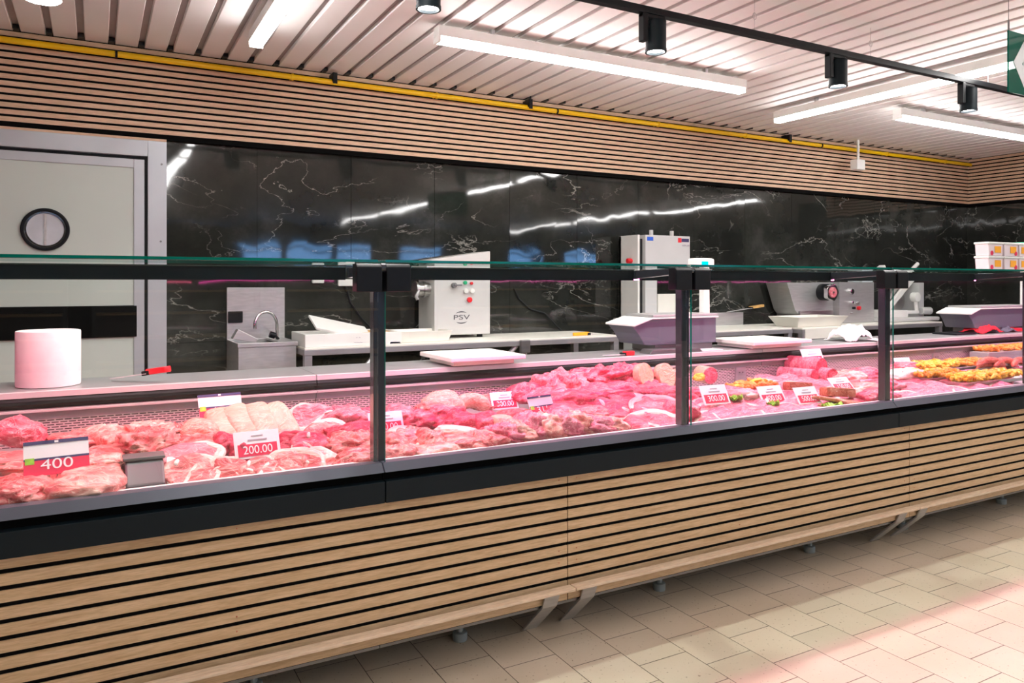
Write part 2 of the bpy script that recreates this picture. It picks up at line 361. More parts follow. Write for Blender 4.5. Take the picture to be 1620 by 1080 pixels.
# back wall
wb = MB(); g = .0012
xs = [.282-.6*9+.6*i for i in range(24)]
for i in range(len(xs)-1):
    x0, x1 = max(xs[i], XL), min(xs[i+1], XR)
    if x1 <= x0: continue
    for z0, z1 in ((0, .9), (.9, 2.1), (2.1, ZC)):
        a, b_, c_, d_ = [rnd.uniform(-.0016, .0016) for _ in range(4)]
        p = [(x0+g, YB+a, z0+g), (x1-g, YB+b_, z0+g), (x1-g, YB+c_, z1-g), (x0+g, YB+d_, z1-g)]
        wb.add(p+[(q[0], YB+.02, q[2]) for q in p], [(0,1,2,3), (0,4,5,1), (1,5,6,2), (2,6,7,3), (3,7,4,0)])
w = struct(wb.build('wall_back', M['marble']))
MB().box(XL, XR+.02, YB+.012, YB+.1, 0, ZC).build('wall_core', M['gapblack'], w)
wr = MB()
for i in range(3):
    y1 = YB-.6*i; y0 = y1-.6
    for z0, z1 in ((0, .9), (.9, 2.1), (2.1, ZC)):
        wr.box(XR, XR+.02, y0+g, y1-g, z0+g, z1-g)
w = struct(wr.build('wall_right', M['marble'])); MB().box(XR+.012, XR+.1, YB-1.8, YB+.1, 0, ZC).build('wall_core', M['gapblack'], w)
struct(MB().box(XL-.1, XL, YF, YB, 0, ZC).build('wall_left', M['wallpaint']))
struct(MB().box(XR+.1, XR2, YB-1.9, YB-1.8, 0, ZC).build('wall_side_aisle', M['wallpaint']))
struct(MB().box(XR2, XR2+.1, YF, YB-1.8, 0, ZC).build('wall_far_right', M['wallpaint']))
# shop front wall with a band of windows behind the camera
wins = [(2.85, 3.85), (3.97, 5.0), (5.1, 5.95), (6.7, 7.8), (9.7, 10.7), (11.6, 12.9)]
W0, W1 = 1.72, 2.2
wf = MB().box(XL, XR2, YF-.2, YF, 0, W0).box(XL, XR2, YF-.2, YF, W1, ZC)
xx = XL
for a, b_ in wins: wf.box(xx, a, YF-.2, YF, W0, W1); xx = b_
wf.box(xx, XR2, YF-.2, YF, W0, W1)
struct(wf.build('wall_front', M['wallpaint']))
for i, (a, b_) in enumerate(wins):
    fr = MB().box(a, b_, YF-.12, YF-.08, W0, W0+.03).box(a, b_, YF-.12, YF-.08, W1-.03, W1).box(a, b_, YF-.12, YF-.08, W1-.17, W1-.12).box(a, a+.03, YF-.12, YF-.08, W0, W1).box(b_-.03, b_, YF-.12, YF-.08, W0, W1)
    o = struct(fr.build('window_%d' % (i+1), M['black'])); MB().box(a, b_, YF-.102, YF-.098, W0, W1).build('pane', M['glass'], o)
# slatted wooden fascia above the tiles
def fascia(name, horiz):
    s = MB(); n = 13; zb = 2.122; p = (ZC-zb)/n
    for i in range(n):
        z0 = zb+i*p+.0068; z1 = zb+(i+1)*p-.0068
        if horiz: s.box(XL, XR-.035, YB-.042, YB-.036, z0, z1)
        else: s.box(XR-.042, XR-.036, YB-1.8, YB-.042, z0, z1)
    o = struct(s.build(name, M['oak2']))
    b_ = MB()
    if horiz: b_.box(XL, XR-.03, YB-.036, YB-.004, 2.098, ZC)
    else: b_.box(XR-.036, XR-.004, YB-1.8, YB-.03, 2.098, ZC)
    b_.build('black_backing', M['gapblack'], o); return o
fascia('trim_1', True); fascia('trim_2', False)
struct(MB().box(XL, .362, YB-.05, YB-.03, 2.083, 2.098).build('trim_3', M['oak2']))
sc_ = MB()
for k in range(14): sc_.box(10.72+.062*k, 10.75+.062*k, .78, .8, 0, ZC)
cl_ = tag(sc_.build('slat_cladding', M['oak2'], None), 'wooden slat cladding of a shop column in the aisle, seen only mirrored in the tiles', 'cladding')
struct(MB().box(10.7, 11.6, .8, 1.6, 0, ZC).build('wall_column', M['gapblack']))
# shelves of the shop behind the camera, seen only as reflections
for i in range(5):
    x0 = -1.5+i*2.6
    t = thing('shop_shelf', 'dark shop shelving unit standing against the front wall, %s' % ['nearest the left wall', 'second from the left wall', 'in the middle of the row', 'second from the right wall', 'nearest the right wall'][i], 'shelf', (x0, YF+.3, 0))
    s = MB()
    for z in (.1, .45, .8, 1.12): s.box(x0-1.1, x0+1.1, YF+.05, YF+.5, z, z+.03)
    s.build('shelf_board', M['oak'], t); MB().box(x0-1.15, x0-1.1, YF+.02, YF+.52, 0, 1.3).box(x0+1.1, x0+1.15, YF+.02, YF+.52, 0, 1.3).box(x0-1.1, x0+1.1, YF+.02, YF+.05, 0, 1.3).build('shelf_frame', M['steeld'], t)
# ------------------------------------------------------------------ cold room door
d = thing('door_1', None or 'white cold-room door', 'door', (-.25, 4.87, 0)); del d['category']; d['kind'] = 'structure'
xr_, xl_ = .362, -.86
fm = MB().box(xr_-.1, xr_, 4.84, 4.9, 0, 2.083).box(xl_, xl_+.1, 4.84, 4.9, 0, 2.083).box(xl_+.1, xr_-.1, 4.84, 4.9, 1.99, 2.083)
fm.build('door_frame', M['alu'], d, .003)
MB().box(xl_+.1, xr_-.1, 4.882, 4.9, 0, 1.99).build('door_gasket', M['black'], d)
lx0, lx1 = -.742, .244; lz = 1.968
le = MB().box(lx0+.055, lx1-.055, 4.835, 4.88, .01, lz-.05).build('door_leaf', M['doorleaf'], d)
MB().box(lx1-.055, lx1, 4.828, 4.88, .01, lz).box(lx0, lx0+.055, 4.828, 4.88, .01, lz).box(lx0+.055, lx1-.055, 4.828, 4.88, lz-.05, lz).build('leaf_edging', M['alu'], d, .003)
MB().prism([(4.835, .95), (4.815, .955), (4.808, 1.04), (4.815, 1.125), (4.835, 1.13)], lx0+.02, lx1-.04).build('bumper_band', M['gapblack'], d, 0, True)
pc = Vector((-.242, 4.834, 1.55))
MB().ring(pc, (0,-1,0), .116, .098, .014, 48).build('porthole_rim', M['blackp'], d, .002, True)
MB().ring(pc, (0,-1,0), .097, .088, .008, 48).build('porthole_inner_ring', M['chrome'], d, 0, True)
MB().cyl(pc+Vector((0,-.001,0)), pc+Vector((0,-.004,0)), .09, n=48).build('porthole_pane', plain('frosted_pane', (.55, .56, .60), .15, 0, .1), d)
MB().box(pc.x-.006, pc.x+.006, 4.826, 4.83, 1.465, 1.635).build('porthole_bar', M['steelm'], d)
for dz, xx in ((.0, .33), (-.85, .32), (.45, .335)):
    MB().cyl((xx, 4.84, 1.5+dz), (xx, 4.836, 1.5+dz), .006, n=10).build('screw', M['steeld'], d)
# ------------------------------------------------------------------ counter cabinets
YG = 2.24                      # front glass plane
mods = [-1.725+1.25*i for i in range(9)]
cabpos = ['at the left end of the run, behind the paper roll', 'in the middle of the frame, between first and third posts', 'right of the third post, with yellow marinated meat', 'at the far right end by the tiled return wall']
for c in range(4):
    x0, x1 = mods[2*c], mods[2*c+2]
    cab = thing('display_counter', 'glass-fronted meat counter, '+cabpos[c], 'display counter', ((x0+x1)/2, 2.8, 0), 'display counters in one run')
    e = .0015; a, b_ = x0+e, x1-e
    MB().prism([(2.26, .12), (3.34, .12), (3.34, .86), (3.10, .86), (3.06, .69), (2.27, .64)], a, b_).build('cabinet_body', M['steeld'], cab)
    MB().prism([(2.205, .586), (2.27, .586), (2.27, .652), (2.205, .652)], a, b_).build('rail_band', M['rail'], cab, .002)
    MB().prism([(2.235, .652), (2.27, .652), (2.27, .678), (2.235, .678)], a, b_).build('rail_recess', M['gapblack'], cab)
    MB().prism([(2.212, .678), (2.275, .678), (2.275, .703), (2.236, .703)], a, b_).build('sill', M['sill'], cab, .001)
    MB().prism([(2.275, .64), (3.055, .69), (3.055, .70), (2.275, .655)], a, b_).build('deck', M['steelm'], cab)
    MB().prism([(2.276, .655), (2.30, .657), (2.30, .70), (2.276, .70)], a, b_).build('front_air_slot', M['white'], cab)
    MB().prism([(3.055, .70), (3.075, .70), (3.055, .793), (3.045, .793)], a, b_).build('air_grille', M['grille'], cab)
    MB().prism([(3.035, .793), (3.05, .793), (3.05, .822), (3.035, .822)], a, b_).build('grille_cap', M['frame'], cab, .001)
    MB().prism([(3.015, .820), (3.05, .820), (3.05, .828), (3.015, .828)], a, b_).build('rear_lip', M['lip'], cab, .001)
    MB().prism([(3.06, .828), (3.1, .828), (3.1, .856), (3.06, .856)], a, b_).build('rear_recess', plain('dark_red_recess', (.05, .02, .02), .5), cab)
    MB().prism([(3.03, .845), (3.1, .845), (3.1, .869), (3.03, .869), (3.022, .857)], a, b_).build('rear_gasket', M['blackp'], cab, .002)
    MB().prism([(3.035, .870), (3.36, .870), (3.36, .89), (3.035, .89)], a, b_).build('rear_worktop', M['worktop'], cab, .001)
    MB().prism([(3.026, .869), (3.035, .869), (3.035, .8905), (3.028, .888)], a, b_).build('worktop_lip', M['lip'], cab)
    for gx in (-.46, 1.33, 3.12, 4.91, 6.7):
        if a < gx < b_:
            MB().box(gx-.035, gx+.035, 3.036, 3.05, .70, .793).build('grille_joint_plate', M['steelm'], cab)
            for q in (-1, 1): MB().cyl((gx+q*.012, 3.036, .765), (gx+q*.012, 3.033, .765), .004, n=8).build('screw', M['steeld'], cab)
    for mi in (0, 1):
        m0, m1 = x0+1.25*mi, x0+1.25*(mi+1)
        px = m0
        MB().box(px-.019, px+.019, 2.262, 2.30, .655, 1.30).build('post', M['post'], cab, .003)
        MB().box(px-.008, px+.008, 2.236, 2.262, .70, 1.27).build('glass_joint', M['blackp'], cab) if 0 else None
        for q in (-1, 1):
            cx = px+q*.047
            cl = MB().prism([(2.215, 1.232), (2.262, 1.232), (2.262, 1.318), (2.225, 1.318), (2.215, 1.308)], cx-.04, cx+.04)
            cl.build('glass_clamp', M['blackp'], cab, .003)
        MB().cyl((px-.007, 2.232, 1.306), (px+.007, 2.232, 1.306), .014).build('clamp_hinge', M['post'], cab, 0, True)
        fg = MB().box(m0+.012, m1-.012, YG, YG+.006, .695, 1.322).build('front_glass', M['glass'], cab)
        MB().box(m0+.0100, m0+.012, YG, YG+.006, .703, 1.31).build('glass_edge', M['green'], fg)
        tg = MB().box(m0+.012, m1-.012, YG+.004, 2.66, 1.323, 1.331).build('top_glass', M['tglass'], cab)
        MB().box(m0+.012, m1-.012, YG+.0015, YG+.004, 1.323, 1.331).box(m0+.012, m1-.012, 2.66, 2.662, 1.323, 1.331).build('glass_edge', M['green'], tg)
        lb = MB().prism([(2.56, 1.2695), (2.575, 1.2695), (2.575, 1.275), (2.64, 1.275), (2.64, 1.312), (2.56, 1.312)], m0+.02, m1-.02).build('light_bar', M['rail'], cab, .001)
        MB().box(m0+.03, m1-.03, 2.58, 2.635, 1.271, 1.2745).build('pink_lamp', M['led'][max(0, min(3, int(round((m0+.475)/1.25))))], lb)
        MB().box(m0+.02, m1-.02, 2.556, 2.561, 1.312, 1.316).build('bar_edge', M['chrome'], lb)
        MB().prism([(2.262, 1.296), (2.56, 1.276), (2.56, 1.312), (2.262, 1.318)], px-.015, px+.015).build('bar_arm', M['post'], cab, .002)
    for fx in (x0+.35, x0+1.25, x1-.35):
        MB().cyl((fx, 2.42, .0), (fx, 2.42, .03), .026).cyl((fx, 2.42, .03), (fx, 2.42, .12), .012, n=12).build('foot', M['foot'], cab, .004, True)
        MB().cyl((fx, 3.2, .0), (fx, 3.2, .03), .026).cyl((fx, 3.2, .03), (fx, 3.2, .12), .012, n=12).build('foot', M['foot'], cab, .004, True)
# slatted wooden front panels
pxs = [-1.725, -.485, 1.461, 3.407, 5.353, 7.299, 8.275]
plab = ['at the left end', 'lower left of the frame', 'in the middle of the frame', 'at the right of the frame', 'beyond the third post', 'at the far right end']
for i in range(6):
    a, b_ = pxs[i]+.002, pxs[i+1]-.002
    t = thing('slatted_panel', 'oak slat panel covering the counter front, '+plab[i], 'slatted panel', ((a+b_)/2, 2.25, 0), 'slatted counter fronts')
    s = MB(); zt = .581
    for k in range(10): s.box(a, b_, 2.241, 2.246, zt-.0415*k-.0295, zt-.0415*k)
    s.box(a, b_, 2.241, 2.246, .14, .168)
    s.build('slats', M['oak'], t)
    MB().box(a, b_, 2.246, 2.259, .136, .60).build('backing_board', M['gapblack'], t)
    dz = 0
    MB().box(a, b_, 2.186, 2.226, .189+dz, .199+dz).build('bumper_strip', M['oaklit'], t, .002)
    MB().box(a, b_, 2.215, 2.241, .181, .1885+dz).build('bumper_support', M['black'], t)
    for bx in ([a+.08, b_-.075] if b_-a > 1.5 else [(a+b_)/2]):
        MB().prism([(2.218, .176), (2.238, .13), (2.372, 0), (2.380, 0), (2.2405, .137), (2.224, .176)], bx-.03, bx+.03).build('bracket_leg', M['steelm'], t)
    for sx in (a+.035, (a+b_)/2-.14, b_-.035):
        for k in (0, 6, 7):
            MB().cyl((sx, 2.241, zt-.0415*k-.015), (sx, 2.2398, zt-.0415*k-.015), .0022, n=8).build('screw', M['m_brown'], t)
# ------------------------------------------------------------------ ceiling services
gp = thing('gas_pipe', 'long yellow gas pipe running under the ceiling across the slatted fascia', 'pipe', (3.2, 4.79, 2.545))
MB().tube([(-3.9, 4.79, 2.545), (8.36, 4.79, 2.545)], .0172, 14).build('pipe', M['yellow'], gp, 0, True)
for k in range(9):
    x = .10+.975*k
    MB().ring((x-.006, 4.79, 2.545), (1,0,0), .0215, .0173, .012, 18).box(x-.006, x+.006, 4.806, 4.85, 2.539, 2.551).build('pipe_clamp', M['yellow'] if k % 3 else M['blackp'], gp)
for k, (x, lab) in enumerate(((1.335, 'above the sink'), (2.78, 'above the grinder'), (5.5, 'near the hanging white box'))):
    tag(MB().box(x-.014, x+.014, 4.76, 4.85, 2.545, 2.60).box(x-.014, x+.014, 4.75, 4.76, 2.53, 2.60).build('fascia_bracket', M['blackp'], None, .003), 'small black bracket at the top of the slatted fascia, '+lab, 'bracket')
# fluorescent battens
def batten(x0, x1, y0, y1, label):
    z0 = 2.50
    cx, cy = (x0+x1)/2, (y0+y1)/2
    t = thing('tube_light', label, 'ceiling light', (cx, cy, z0))
    if x1-x0 > y1-y0:
        w = .035; MB().box(x0, x1, cy-w, cy+w, z0+.03, z0+.085).build('housing', M['white'], t, .003)
        MB().prism([(cy-w, z0+.03), (cy-w+.003, z0+.008), (cy-.02, z0), (cy+.02, z0), (cy+w-.003, z0+.008), (cy+w, z0+.03)], x0+.012, x1-.012, 'x').build('diffuser', M['lamp'], t)
        for q in (x0, x1-.012): MB().box(q, q+.012, cy-w, cy+w, z0, z0+.03).build('end_cap', M['white'], t)
        for f in (.15, .85):
            xx = x0+(x1-x0)*f; MB().box(xx-.01, xx+.01, cy-.012, cy+.012, z0+.085, ZC).build('hanger', M['steelm'], t)
    else:
        w = .035; MB().box(cx-w, cx+w, y0, y1, z0+.03, z0+.085).build('housing', M['white'], t, .003)
        MB().prism([(cx-w, z0+.03), (cx-w+.003, z0+.008), (cx-.02, z0), (cx+.02, z0), (cx+w-.003, z0+.008), (cx+w, z0+.03)], y0+.012, y1-.012, 'y').build('diffuser', M['lamp'], t)
        for q in (y0, y1-.012): MB().box(cx-w, cx+w, q, q+.012, z0, z0+.03).build('end_cap', M['white'], t)
        for f in (.15, .85):
            yy = y0+(y1-y0)*f; MB().box(cx-.012, cx+.012, yy-.01, yy+.01, z0+.085, ZC).build('hanger', M['steelm'], t)
batten(1.54, 3.72, 3.57, 3.64, 'long white tube light above the work tables, centre of the photo')
batten(5.33, 7.5, 3.57, 3.64, 'long white tube light at the right edge, near the corner')
for i, x in enumerate((.74, 4.64, 8.9)):
    nm = ['left', 'right', 'far right'][i]
    for j, y1 in enumerate((4.15, 1.55, -1.05, -3.65)):
        if i == 2 and j == 0: continue
        batten(x-.035, x+.035, y1-2.5, y1, '%s white tube light in the %s row running towards the viewer' % (['first', 'second', 'third', 'fourth'][j], nm))
# spot track
tr = thing('light_track', 'black lighting track hanging from the ceiling in front of the fascia', 'light track', (3.2, 2.6, 2.43))
MB().box(-.6, 7.4, 2.582, 2.618, 2.432, 2.462).build('track_rail', M['blackp'], tr, .002)
for k, x in enumerate((.3, 1.7, 2.76, 3.62, 4.72, 6.2)):
    MB().cyl((x, 2.6, 2.462), (x, 2.6, ZC+.01), .0012, n=6).build('hanging_wire', M['steel'], tr)
    MB().tube([(x+.012*math.cos(a*.524), 2.6, 2.535+.016*math.sin(a*.524)) for a in range(12)], .0016, 6, True).build('ring_hook', M['steel'], tr)
spotlab = ['at the left, outside the frame', 'cut by the top edge of the frame', 'first complete one from the left', 'above the third glass pane', 'nearest the green sign', 'far right']
for k, x in enumerate((-.05, 1.06, 2.137, 3.34, 4.496, 5.7)):
    t = thing('track_spotlight', 'black cylindrical spotlight on the track, '+spotlab[k], 'spotlight', (x, 2.6, 2.275), 'spotlights on the black track')
    MB().cyl((x+.02, 2.6, 2.285), (x+.02, 2.6, 2.408), .045, n=32, caps=False).cyl((x+.02, 2.6, 2.40), (x+.02, 2.6, 2.408), .045, n=32).ring((x+.02, 2.6, 2.272), (0,0,1), .047, .040, .014, 32).build('spot_body', M['rail'], t, 0, True)
    MB().cyl((x+.02, 2.6, 2.283), (x+.02, 2.6, 2.286), .04, n=32).build('lamp_face', M['spotface'], t)
    MB().box(x-.062, x-.036, 2.582, 2.618, 2.31, 2.432).box(x-.036, x-.02, 2.59, 2.61, 2.37, 2.39).build('driver_box', M['blackp'], t, .003)
    MB().box(x-.062, x+.06, 2.586, 2.614, 2.416, 2.432).build('track_adapter', M['blackp'], t, .002)
    L = bpy.data.lights.new('spot_lamp', 'SPOT'); L.energy = 36; L.spot_size = R(150); L.spot_blend = .45; L.shadow_soft_size = .012; L.color = (1, .97, .93)
    lo = bpy.data.objects.new('spot_lamp', L); col.objects.link(lo); lo.parent = t; lo.location = (.02, 0, -.006)
rl = thing('round_ceiling_lamp', 'white round lamp at the upper left corner, cut by the top edge', 'ceiling light', (-.2, 3.72, 2.44))
MB().cyl((-.2, 3.72, 2.45), (-.2, 3.72, 2.55), .075, .06, 32).cyl((-.2, 3.72, 2.55), (-.2, 3.72, ZC), .012, n=10).build('lamp_shade', M['white'], rl, 0, True)
MB().cyl((-.2, 3.72, 2.444), (-.2, 3.72, 2.45), .065, n=32).build('lamp_face', M['lamp'], rl)
# green direction sign
sx, sy = 3.33, 1.755
sg = thing('exit_sign', 'green translucent hanging sign with a white arrow, at the right edge', 'sign', (sx+.25, sy, 2.06))
MB().box(sx, sx+.5, sy-.003, sy+.003, 2.055, 2.312).build('sign_panel', M['sign'], sg)
MB().prism([(sx+.035, 2.185), (sx+.125, 2.295), (sx+.19, 2.295), (sx+.10, 2.185), (sx+.19, 2.075), (sx+.125, 2.075)], sy-.0045, sy-.0035, 'y').box(sx+.11, sx+.44, sy-.0045, sy-.0035, 2.165, 2.205).build('arrow', M['signw'], sg)
for xx in (sx+.005, sx+.495): MB().cyl((xx, sy, 2.33), (xx, sy, ZC), .0012, n=6).cyl((xx, sy, 2.312), (xx, sy, 2.355), .004, n=8).build('hanging_wire', M['steeld'], sg)
# little white box on a rod
p = pt(1357, 260, Y=4.7)
hb = thing('hanging_sensor_box', 'small white box hanging on a rod in front of the slatted fascia', 'sensor', (p.x, p.y, p.z-.05))
MB().box(p.x-.06, p.x+.06, p.y-.04, p.y+.04, p.z-.055, p.z+.045).build('box', M['white'], hb, .012)
MB().cyl((p.x+.005, p.y, p.z+.04), (p.x+.005, p.y, ZC), .012, n=10).build('rod', M['white'], hb, 0, True)
# ------------------------------------------------------------------ back work area
ZT = .89
def table(x0, x1, label, y0=4.3, y1=4.86, z=ZT, board=True):
    t = thing('work_table', label, 'table', ((x0+x1)/2, (y0+y1)/2, 0))
    MB().box(x0, x1, y0, y1, z-.045, z-.012).build('table_frame', M['frame'], t, .003)
    MB().box(x0+.004, x1-.004, y0+.004, y1, z-.012, z).build('table_top', M['cream'] if board else M['steelm'], t, .003)
    for lx in (x0+.025, x1-.025):
        for ly in (y0+.025, y1-.025):
            MB().box(lx-.022, lx+.022, ly-.022, ly+.022, 0, z-.045).build('leg', M['frame'], t, .002)
    MB().box(x0+.03, x1-.03, y0+.02, y0+.04, .25, .29).build('cross_rail', M['steelm'], t)
    return t
tl = table(1.03, 3.24, 'long white-topped steel work table left of centre, with the white grinder on it')
for a, b_ in (((1.36, .60), (1.47, .845)), ((2.28, .62), (2.42, .845)), ((2.58, .845), (2.5, .62))):
    MB().tube([(a[0]-.1, 4.33, a[1]), (b_[0], 4.33, b_[1])], .016, 8).build('diagonal_brace', M['steelm'], tl)
MB().box(2.43, 2.5, 4.28, 4.31, .80, .885).build('joint_clamp', M['steeld'], tl, .006)
t2 = table(4.06, 5.0, 'short steel table with raised back, right of the second post')
MB().box(4.18, 5.0, 4.84, 4.88, .89, 1.0).build('upstand', M['steelm'], t2)
t3 = table(5.02, 5.62, 'small white-topped table under the white tray', 4.22)
MB().box(5.05, 5.6, 4.215, 4.225, .80, .885).build('front_board', M['cream'], t3)
t4 = table(5.64, 7.05, 'steel table carrying the slicer, left of the corner', 4.3)
# sink
sk = thing('hand_sink', 'stainless wall-hung hand sink with tall splashback, right of the door', 'sink', (.87, 4.88, .6))
MB().box(.70, 1.045, 4.872, 4.896, .88, 1.23).build('splashback', M['sinksteel'], sk, .002)
sb = MB().box(.70, 1.02, 4.45, 4.47, .62, .913).box(.70, .715, 4.47, 4.885, .62, .913).box(1.005, 1.02, 4.47, 4.885, .62, .913).box(.715, 1.005, 4.87, 4.885, .62, .913).box(.715, 1.005, 4.47, 4.87, .74, .76)
sb.build('basin', M['sinksteel'], sk, .002)
MB().box(.695, 1.03, 4.445, 4.465, .895, .918).box(.93, 1.03, 4.465, 4.88, .905, .918).build('rim', M['steelm'], sk, .002)
fp = [(.965, 4.72, .915)]+[(.965, 4.72, .915+.03*i) for i in range(1, 4)]
for i in range(1, 13):
    a = math.pi*i/12*1.05; fp.append((.895+.07*math.cos(a), 4.72-.03*(1-math.cos(a)), 1.0+.085*math.sin(a)))
MB().tube(fp, .0095, 12).build('faucet', M['chrome'], sk, 0, True)
MB().cyl((.90, 4.6, .955), (.93, 4.6, .945), .019).cyl((.93, 4.6, .945), (.97, 4.7, .92), .008).build('faucet_lever', M['blackp'], sk, 0, True)
tag(MB().box(.705, .79, 4.858, 4.871, 1.015, 1.085).build('wall_socket', M['blackp'], None, .004), 'black double socket on the sink splashback', 'socket')
dp = MB().prism([(.67, .944), (.70, .998), (.81, .938), (.79, .9185)], 4.455, 4.53, 'y'); 
tag(dp.build('metal_scoop', M['steelm'], None, .003), 'small grey metal scoop lying on the left rim of the sink', 'scoop')
# styrofoam box with loose lid
fb = thing('foam_box', 'white foam box with a loose lid on the left end of the work table', 'box', (1.4, 4.5, ZT))
x0, x1, y0, y1 = 1.04, 1.62, 4.32, 4.66
MB().box(x0, x1, y0, y0+.02, ZT+.001, ZT+.075).box(x0, x1, y1-.02, y1, ZT+.001, ZT+.075).box(x0, x0+.02, y0+.02, y1-.02, ZT+.001, ZT+.075).box(x1-.02, x1, y0+.02, y1-.02, ZT+.001, ZT+.075).box(x0+.02, x1-.02, y0+.02, y1-.02, ZT+.001, ZT+.012).build('box_body', M['white'], fb, .003)
fo = ORG[fb.name]; ld = MB().box(fo.x-.18, fo.x+.18, fo.y-.1, fo.y+.1, fo.z-.006, fo.z+.006).build('loose_lid', M['white'], fb, .002)
ld.location = (-.12, -.07, .10); ld.rotation_euler = (R(20), R(13), R(4))
MB().box(x0+.35, x1-.03, y0+.025, y1-.03, ZT+.05, ZT+.07).build('brown_wrapping', M['handlewood'], fb, .003)
textmesh('- -\n~~~', .03, .0004, Matrix.Translation((-.05, -.181, .035)) @ FACE, 'printed_mark', M['cardgrey'], fb)
def tray(name, label, cx, cy, z, w, dpt, h, m, cat='tray', flare=.02):
    o = MB(); ww, dd = w/2, dpt/2; wi, di = ww-flare, dd-flare; th = .006
    def rect(a, b_, zz): return [(cx-a, cy-b_, zz), (cx+a, cy-b_, zz), (cx+a, cy+b_, zz), (cx-a, cy+b_, zz)]
    vs = rect(wi, di, z)+rect(ww, dd, z+h)+rect(ww-th, dd-th, z+h)+rect(wi-th, di-th, z+th)
    fs = [(0,3,2,1)]+[(i, (i+1) % 4, (i+1) % 4+4, i+4) for i in range(4)]+[(4+i, 4+(i+1) % 4, 8+(i+1) % 4, 8+i) for i in range(4)]+[(8+i, 8+(i+1) % 4, 12+(i+1) % 4, 12+i) for i in range(4)]+[(12,13,14,15)]
    o.add(vs, fs); o.origin = Vector((cx, cy, z)); return tag(o.build(name, m, None, .002), label, cat)
tray('plastic_tray', 'cream plastic tray on the work table, left of the white grinder', 1.80, 4.5, ZT+.001, .36, .26, .068, M['cream'])
tray('plastic_tray', 'long cream plastic tray in front of the grinder with a metal head', 5.33, 4.42, ZT+.001, .62, .32, .085, M['cream'], flare=.05)
p = pt(622, 534, Y=4.33); tag(MB().prism([(p.x-.03, ZT+.001), (p.x+.05, ZT+.001), (p.x+.04, ZT+.016), (p.x-.02, ZT+.018)], 4.32, 4.35, 'y').build('blue_scraper', M['blue'], None, .003), 'small blue plastic scraper on the work table edge', 'scraper')
# white grinder with printed logo
gx0, gx1, gy0, gy1 = 1.945, 2.355, 4.58, 4.86
gr = thing('meat_grinder', 'white cabinet meat grinder with buttons and a round logo, on the long table', 'meat grinder', (2.15, 4.7, ZT))
MB().box(gx0, gx1, gy0, gy1, .912, 1.36).build('housing', plain('white_enamel', (.60, .60, .58), .4, .1, .02), gr, .004)
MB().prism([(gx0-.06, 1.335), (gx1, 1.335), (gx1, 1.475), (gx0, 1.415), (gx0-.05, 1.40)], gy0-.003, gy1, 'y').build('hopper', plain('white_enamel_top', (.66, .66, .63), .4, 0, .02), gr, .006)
for xx in (gx0+.04, gx1-.06):
    MB().cyl((xx, gy0+.04, ZT+.001), (xx, gy0+.04, .912), .02, n=14).build('foot', M['blackp'], gr)
MB().cyl((gx0, 4.68, 1.215), (gx0-.085, 4.68, 1.215), .046).cyl((gx0-.085, 4.68, 1.215), (gx0-.1, 4.68, 1.215), .055).ring((gx0-.045, 4.68, 1.215), (1,0,0), .054, .04, .016).build('cutter_head', M['steel'], gr, 0, True)
MB().tube([(gx0-.1, 4.6, 1.21), (gx0-.12, 4.6, 1.17), (gx0-.11, 4.6, 1.15)], .012, 8).build('head_nut', M['steelm'], gr, 0, True)
for (u, v, c, r) in ((735, 447, 'greenp', .013), (745, 448, 'red', .010), (736, 460, 'white', .016), (746, 460, 'white', .016), (742, 474, 'red', .018)):
    q = pt(u, v, Y=gy0); MB().cyl((q.x, gy0, q.z), (q.x, gy0-.018, q.z), r, n=16).build('button', M[c], gr, .002, True)
q = pt(717, 451, Y=gy0); MB().cyl((q.x, gy0, q.z), (q.x, gy0-.03, q.z), .017, n=16).box(q.x-.006, q.x+.05, gy0-.035, gy0-.02, q.z-.004, q.z+.006).build('switch_knob', M['steeld'], gr, .002)
q = pt(730, 502, Y=gy0); o = Vector(gr.location)
textmesh('PSV', .072, .0006, Matrix.Translation((q.x-o.x, gy0-.001-o.y, q.z-o.z)) @ FACE @ Matrix.Diagonal((1.1, .62, 1, 1)), 'logo_text', M['logogrey'], gr)
lg = MB()
for s0 in (R(45), R(225)):
    n_ = 12; ro = []
    for i in range(n_+1):
        a = s0+R(95)*i/n_; wdt = .007*math.sin(math.pi*i/n_)+.001
        ro.append((a, wdt))
    vs = [(q.x+.055*math.cos(a), gy0-.0012, q.z+.042*math.sin(a)) for a, w_ in ro]+[(q.x+(.055-w_)*math.cos(a), gy0-.0012, q.z+(.042-w_)*math.sin(a)) for a, w_ in ro]
    lg.add(vs, [(i, i+1, i+2+n_, i+1+n_) for i in range(n_)])
lg.build('logo_arcs', M['logogrey'], gr)
MB().tube([(gx1+.36, 4.892, 1.22), (gx1+.40, 4.89, 1.14), (gx1+.5, 4.89, 1.06), (gx1+.62, 4.885, 1.03), (gx1+.75, 4.86, .898)], .006, 8).build('loose_cable', M['blackp'], None)
c_ = bpy.data.objects['loose_cable']; tag(c_, 'black cord hanging on the marble wall right of the white grinder', 'cord')
q = pt(548, 450, Y=4.86); q2 = pt(590, 522, Y=4.86)
tag(MB().tube([(q.x, 4.885, q.z), (q.x+.03, 4.875, q.z-.12), (q.x+.1, 4.87, q.z-.22), (q2.x, 4.86, q2.z)], .007, 8).build('power_cable', M['blackp'], None, 0, True), 'black power cable hanging from a wall socket behind the foam box', 'cable')
tag(MB().box(q.x-.05, q.x+.06, 4.87, 4.896, q.z-.01, q.z+.035).build('wall_outlet', M['white'], None, .006), 'white wall outlet just under the light bar, left of the first post', 'socket')
q = pt(505, 445, Y=4.87); tag(MB().box(q.x-.045, q.x+.035, 4.87, 4.896, q.z-.012, q.z+.03).build('wall_outlet', M['white'], None, .01), 'white wall outlet above the foam box, under the light bar', 'socket')
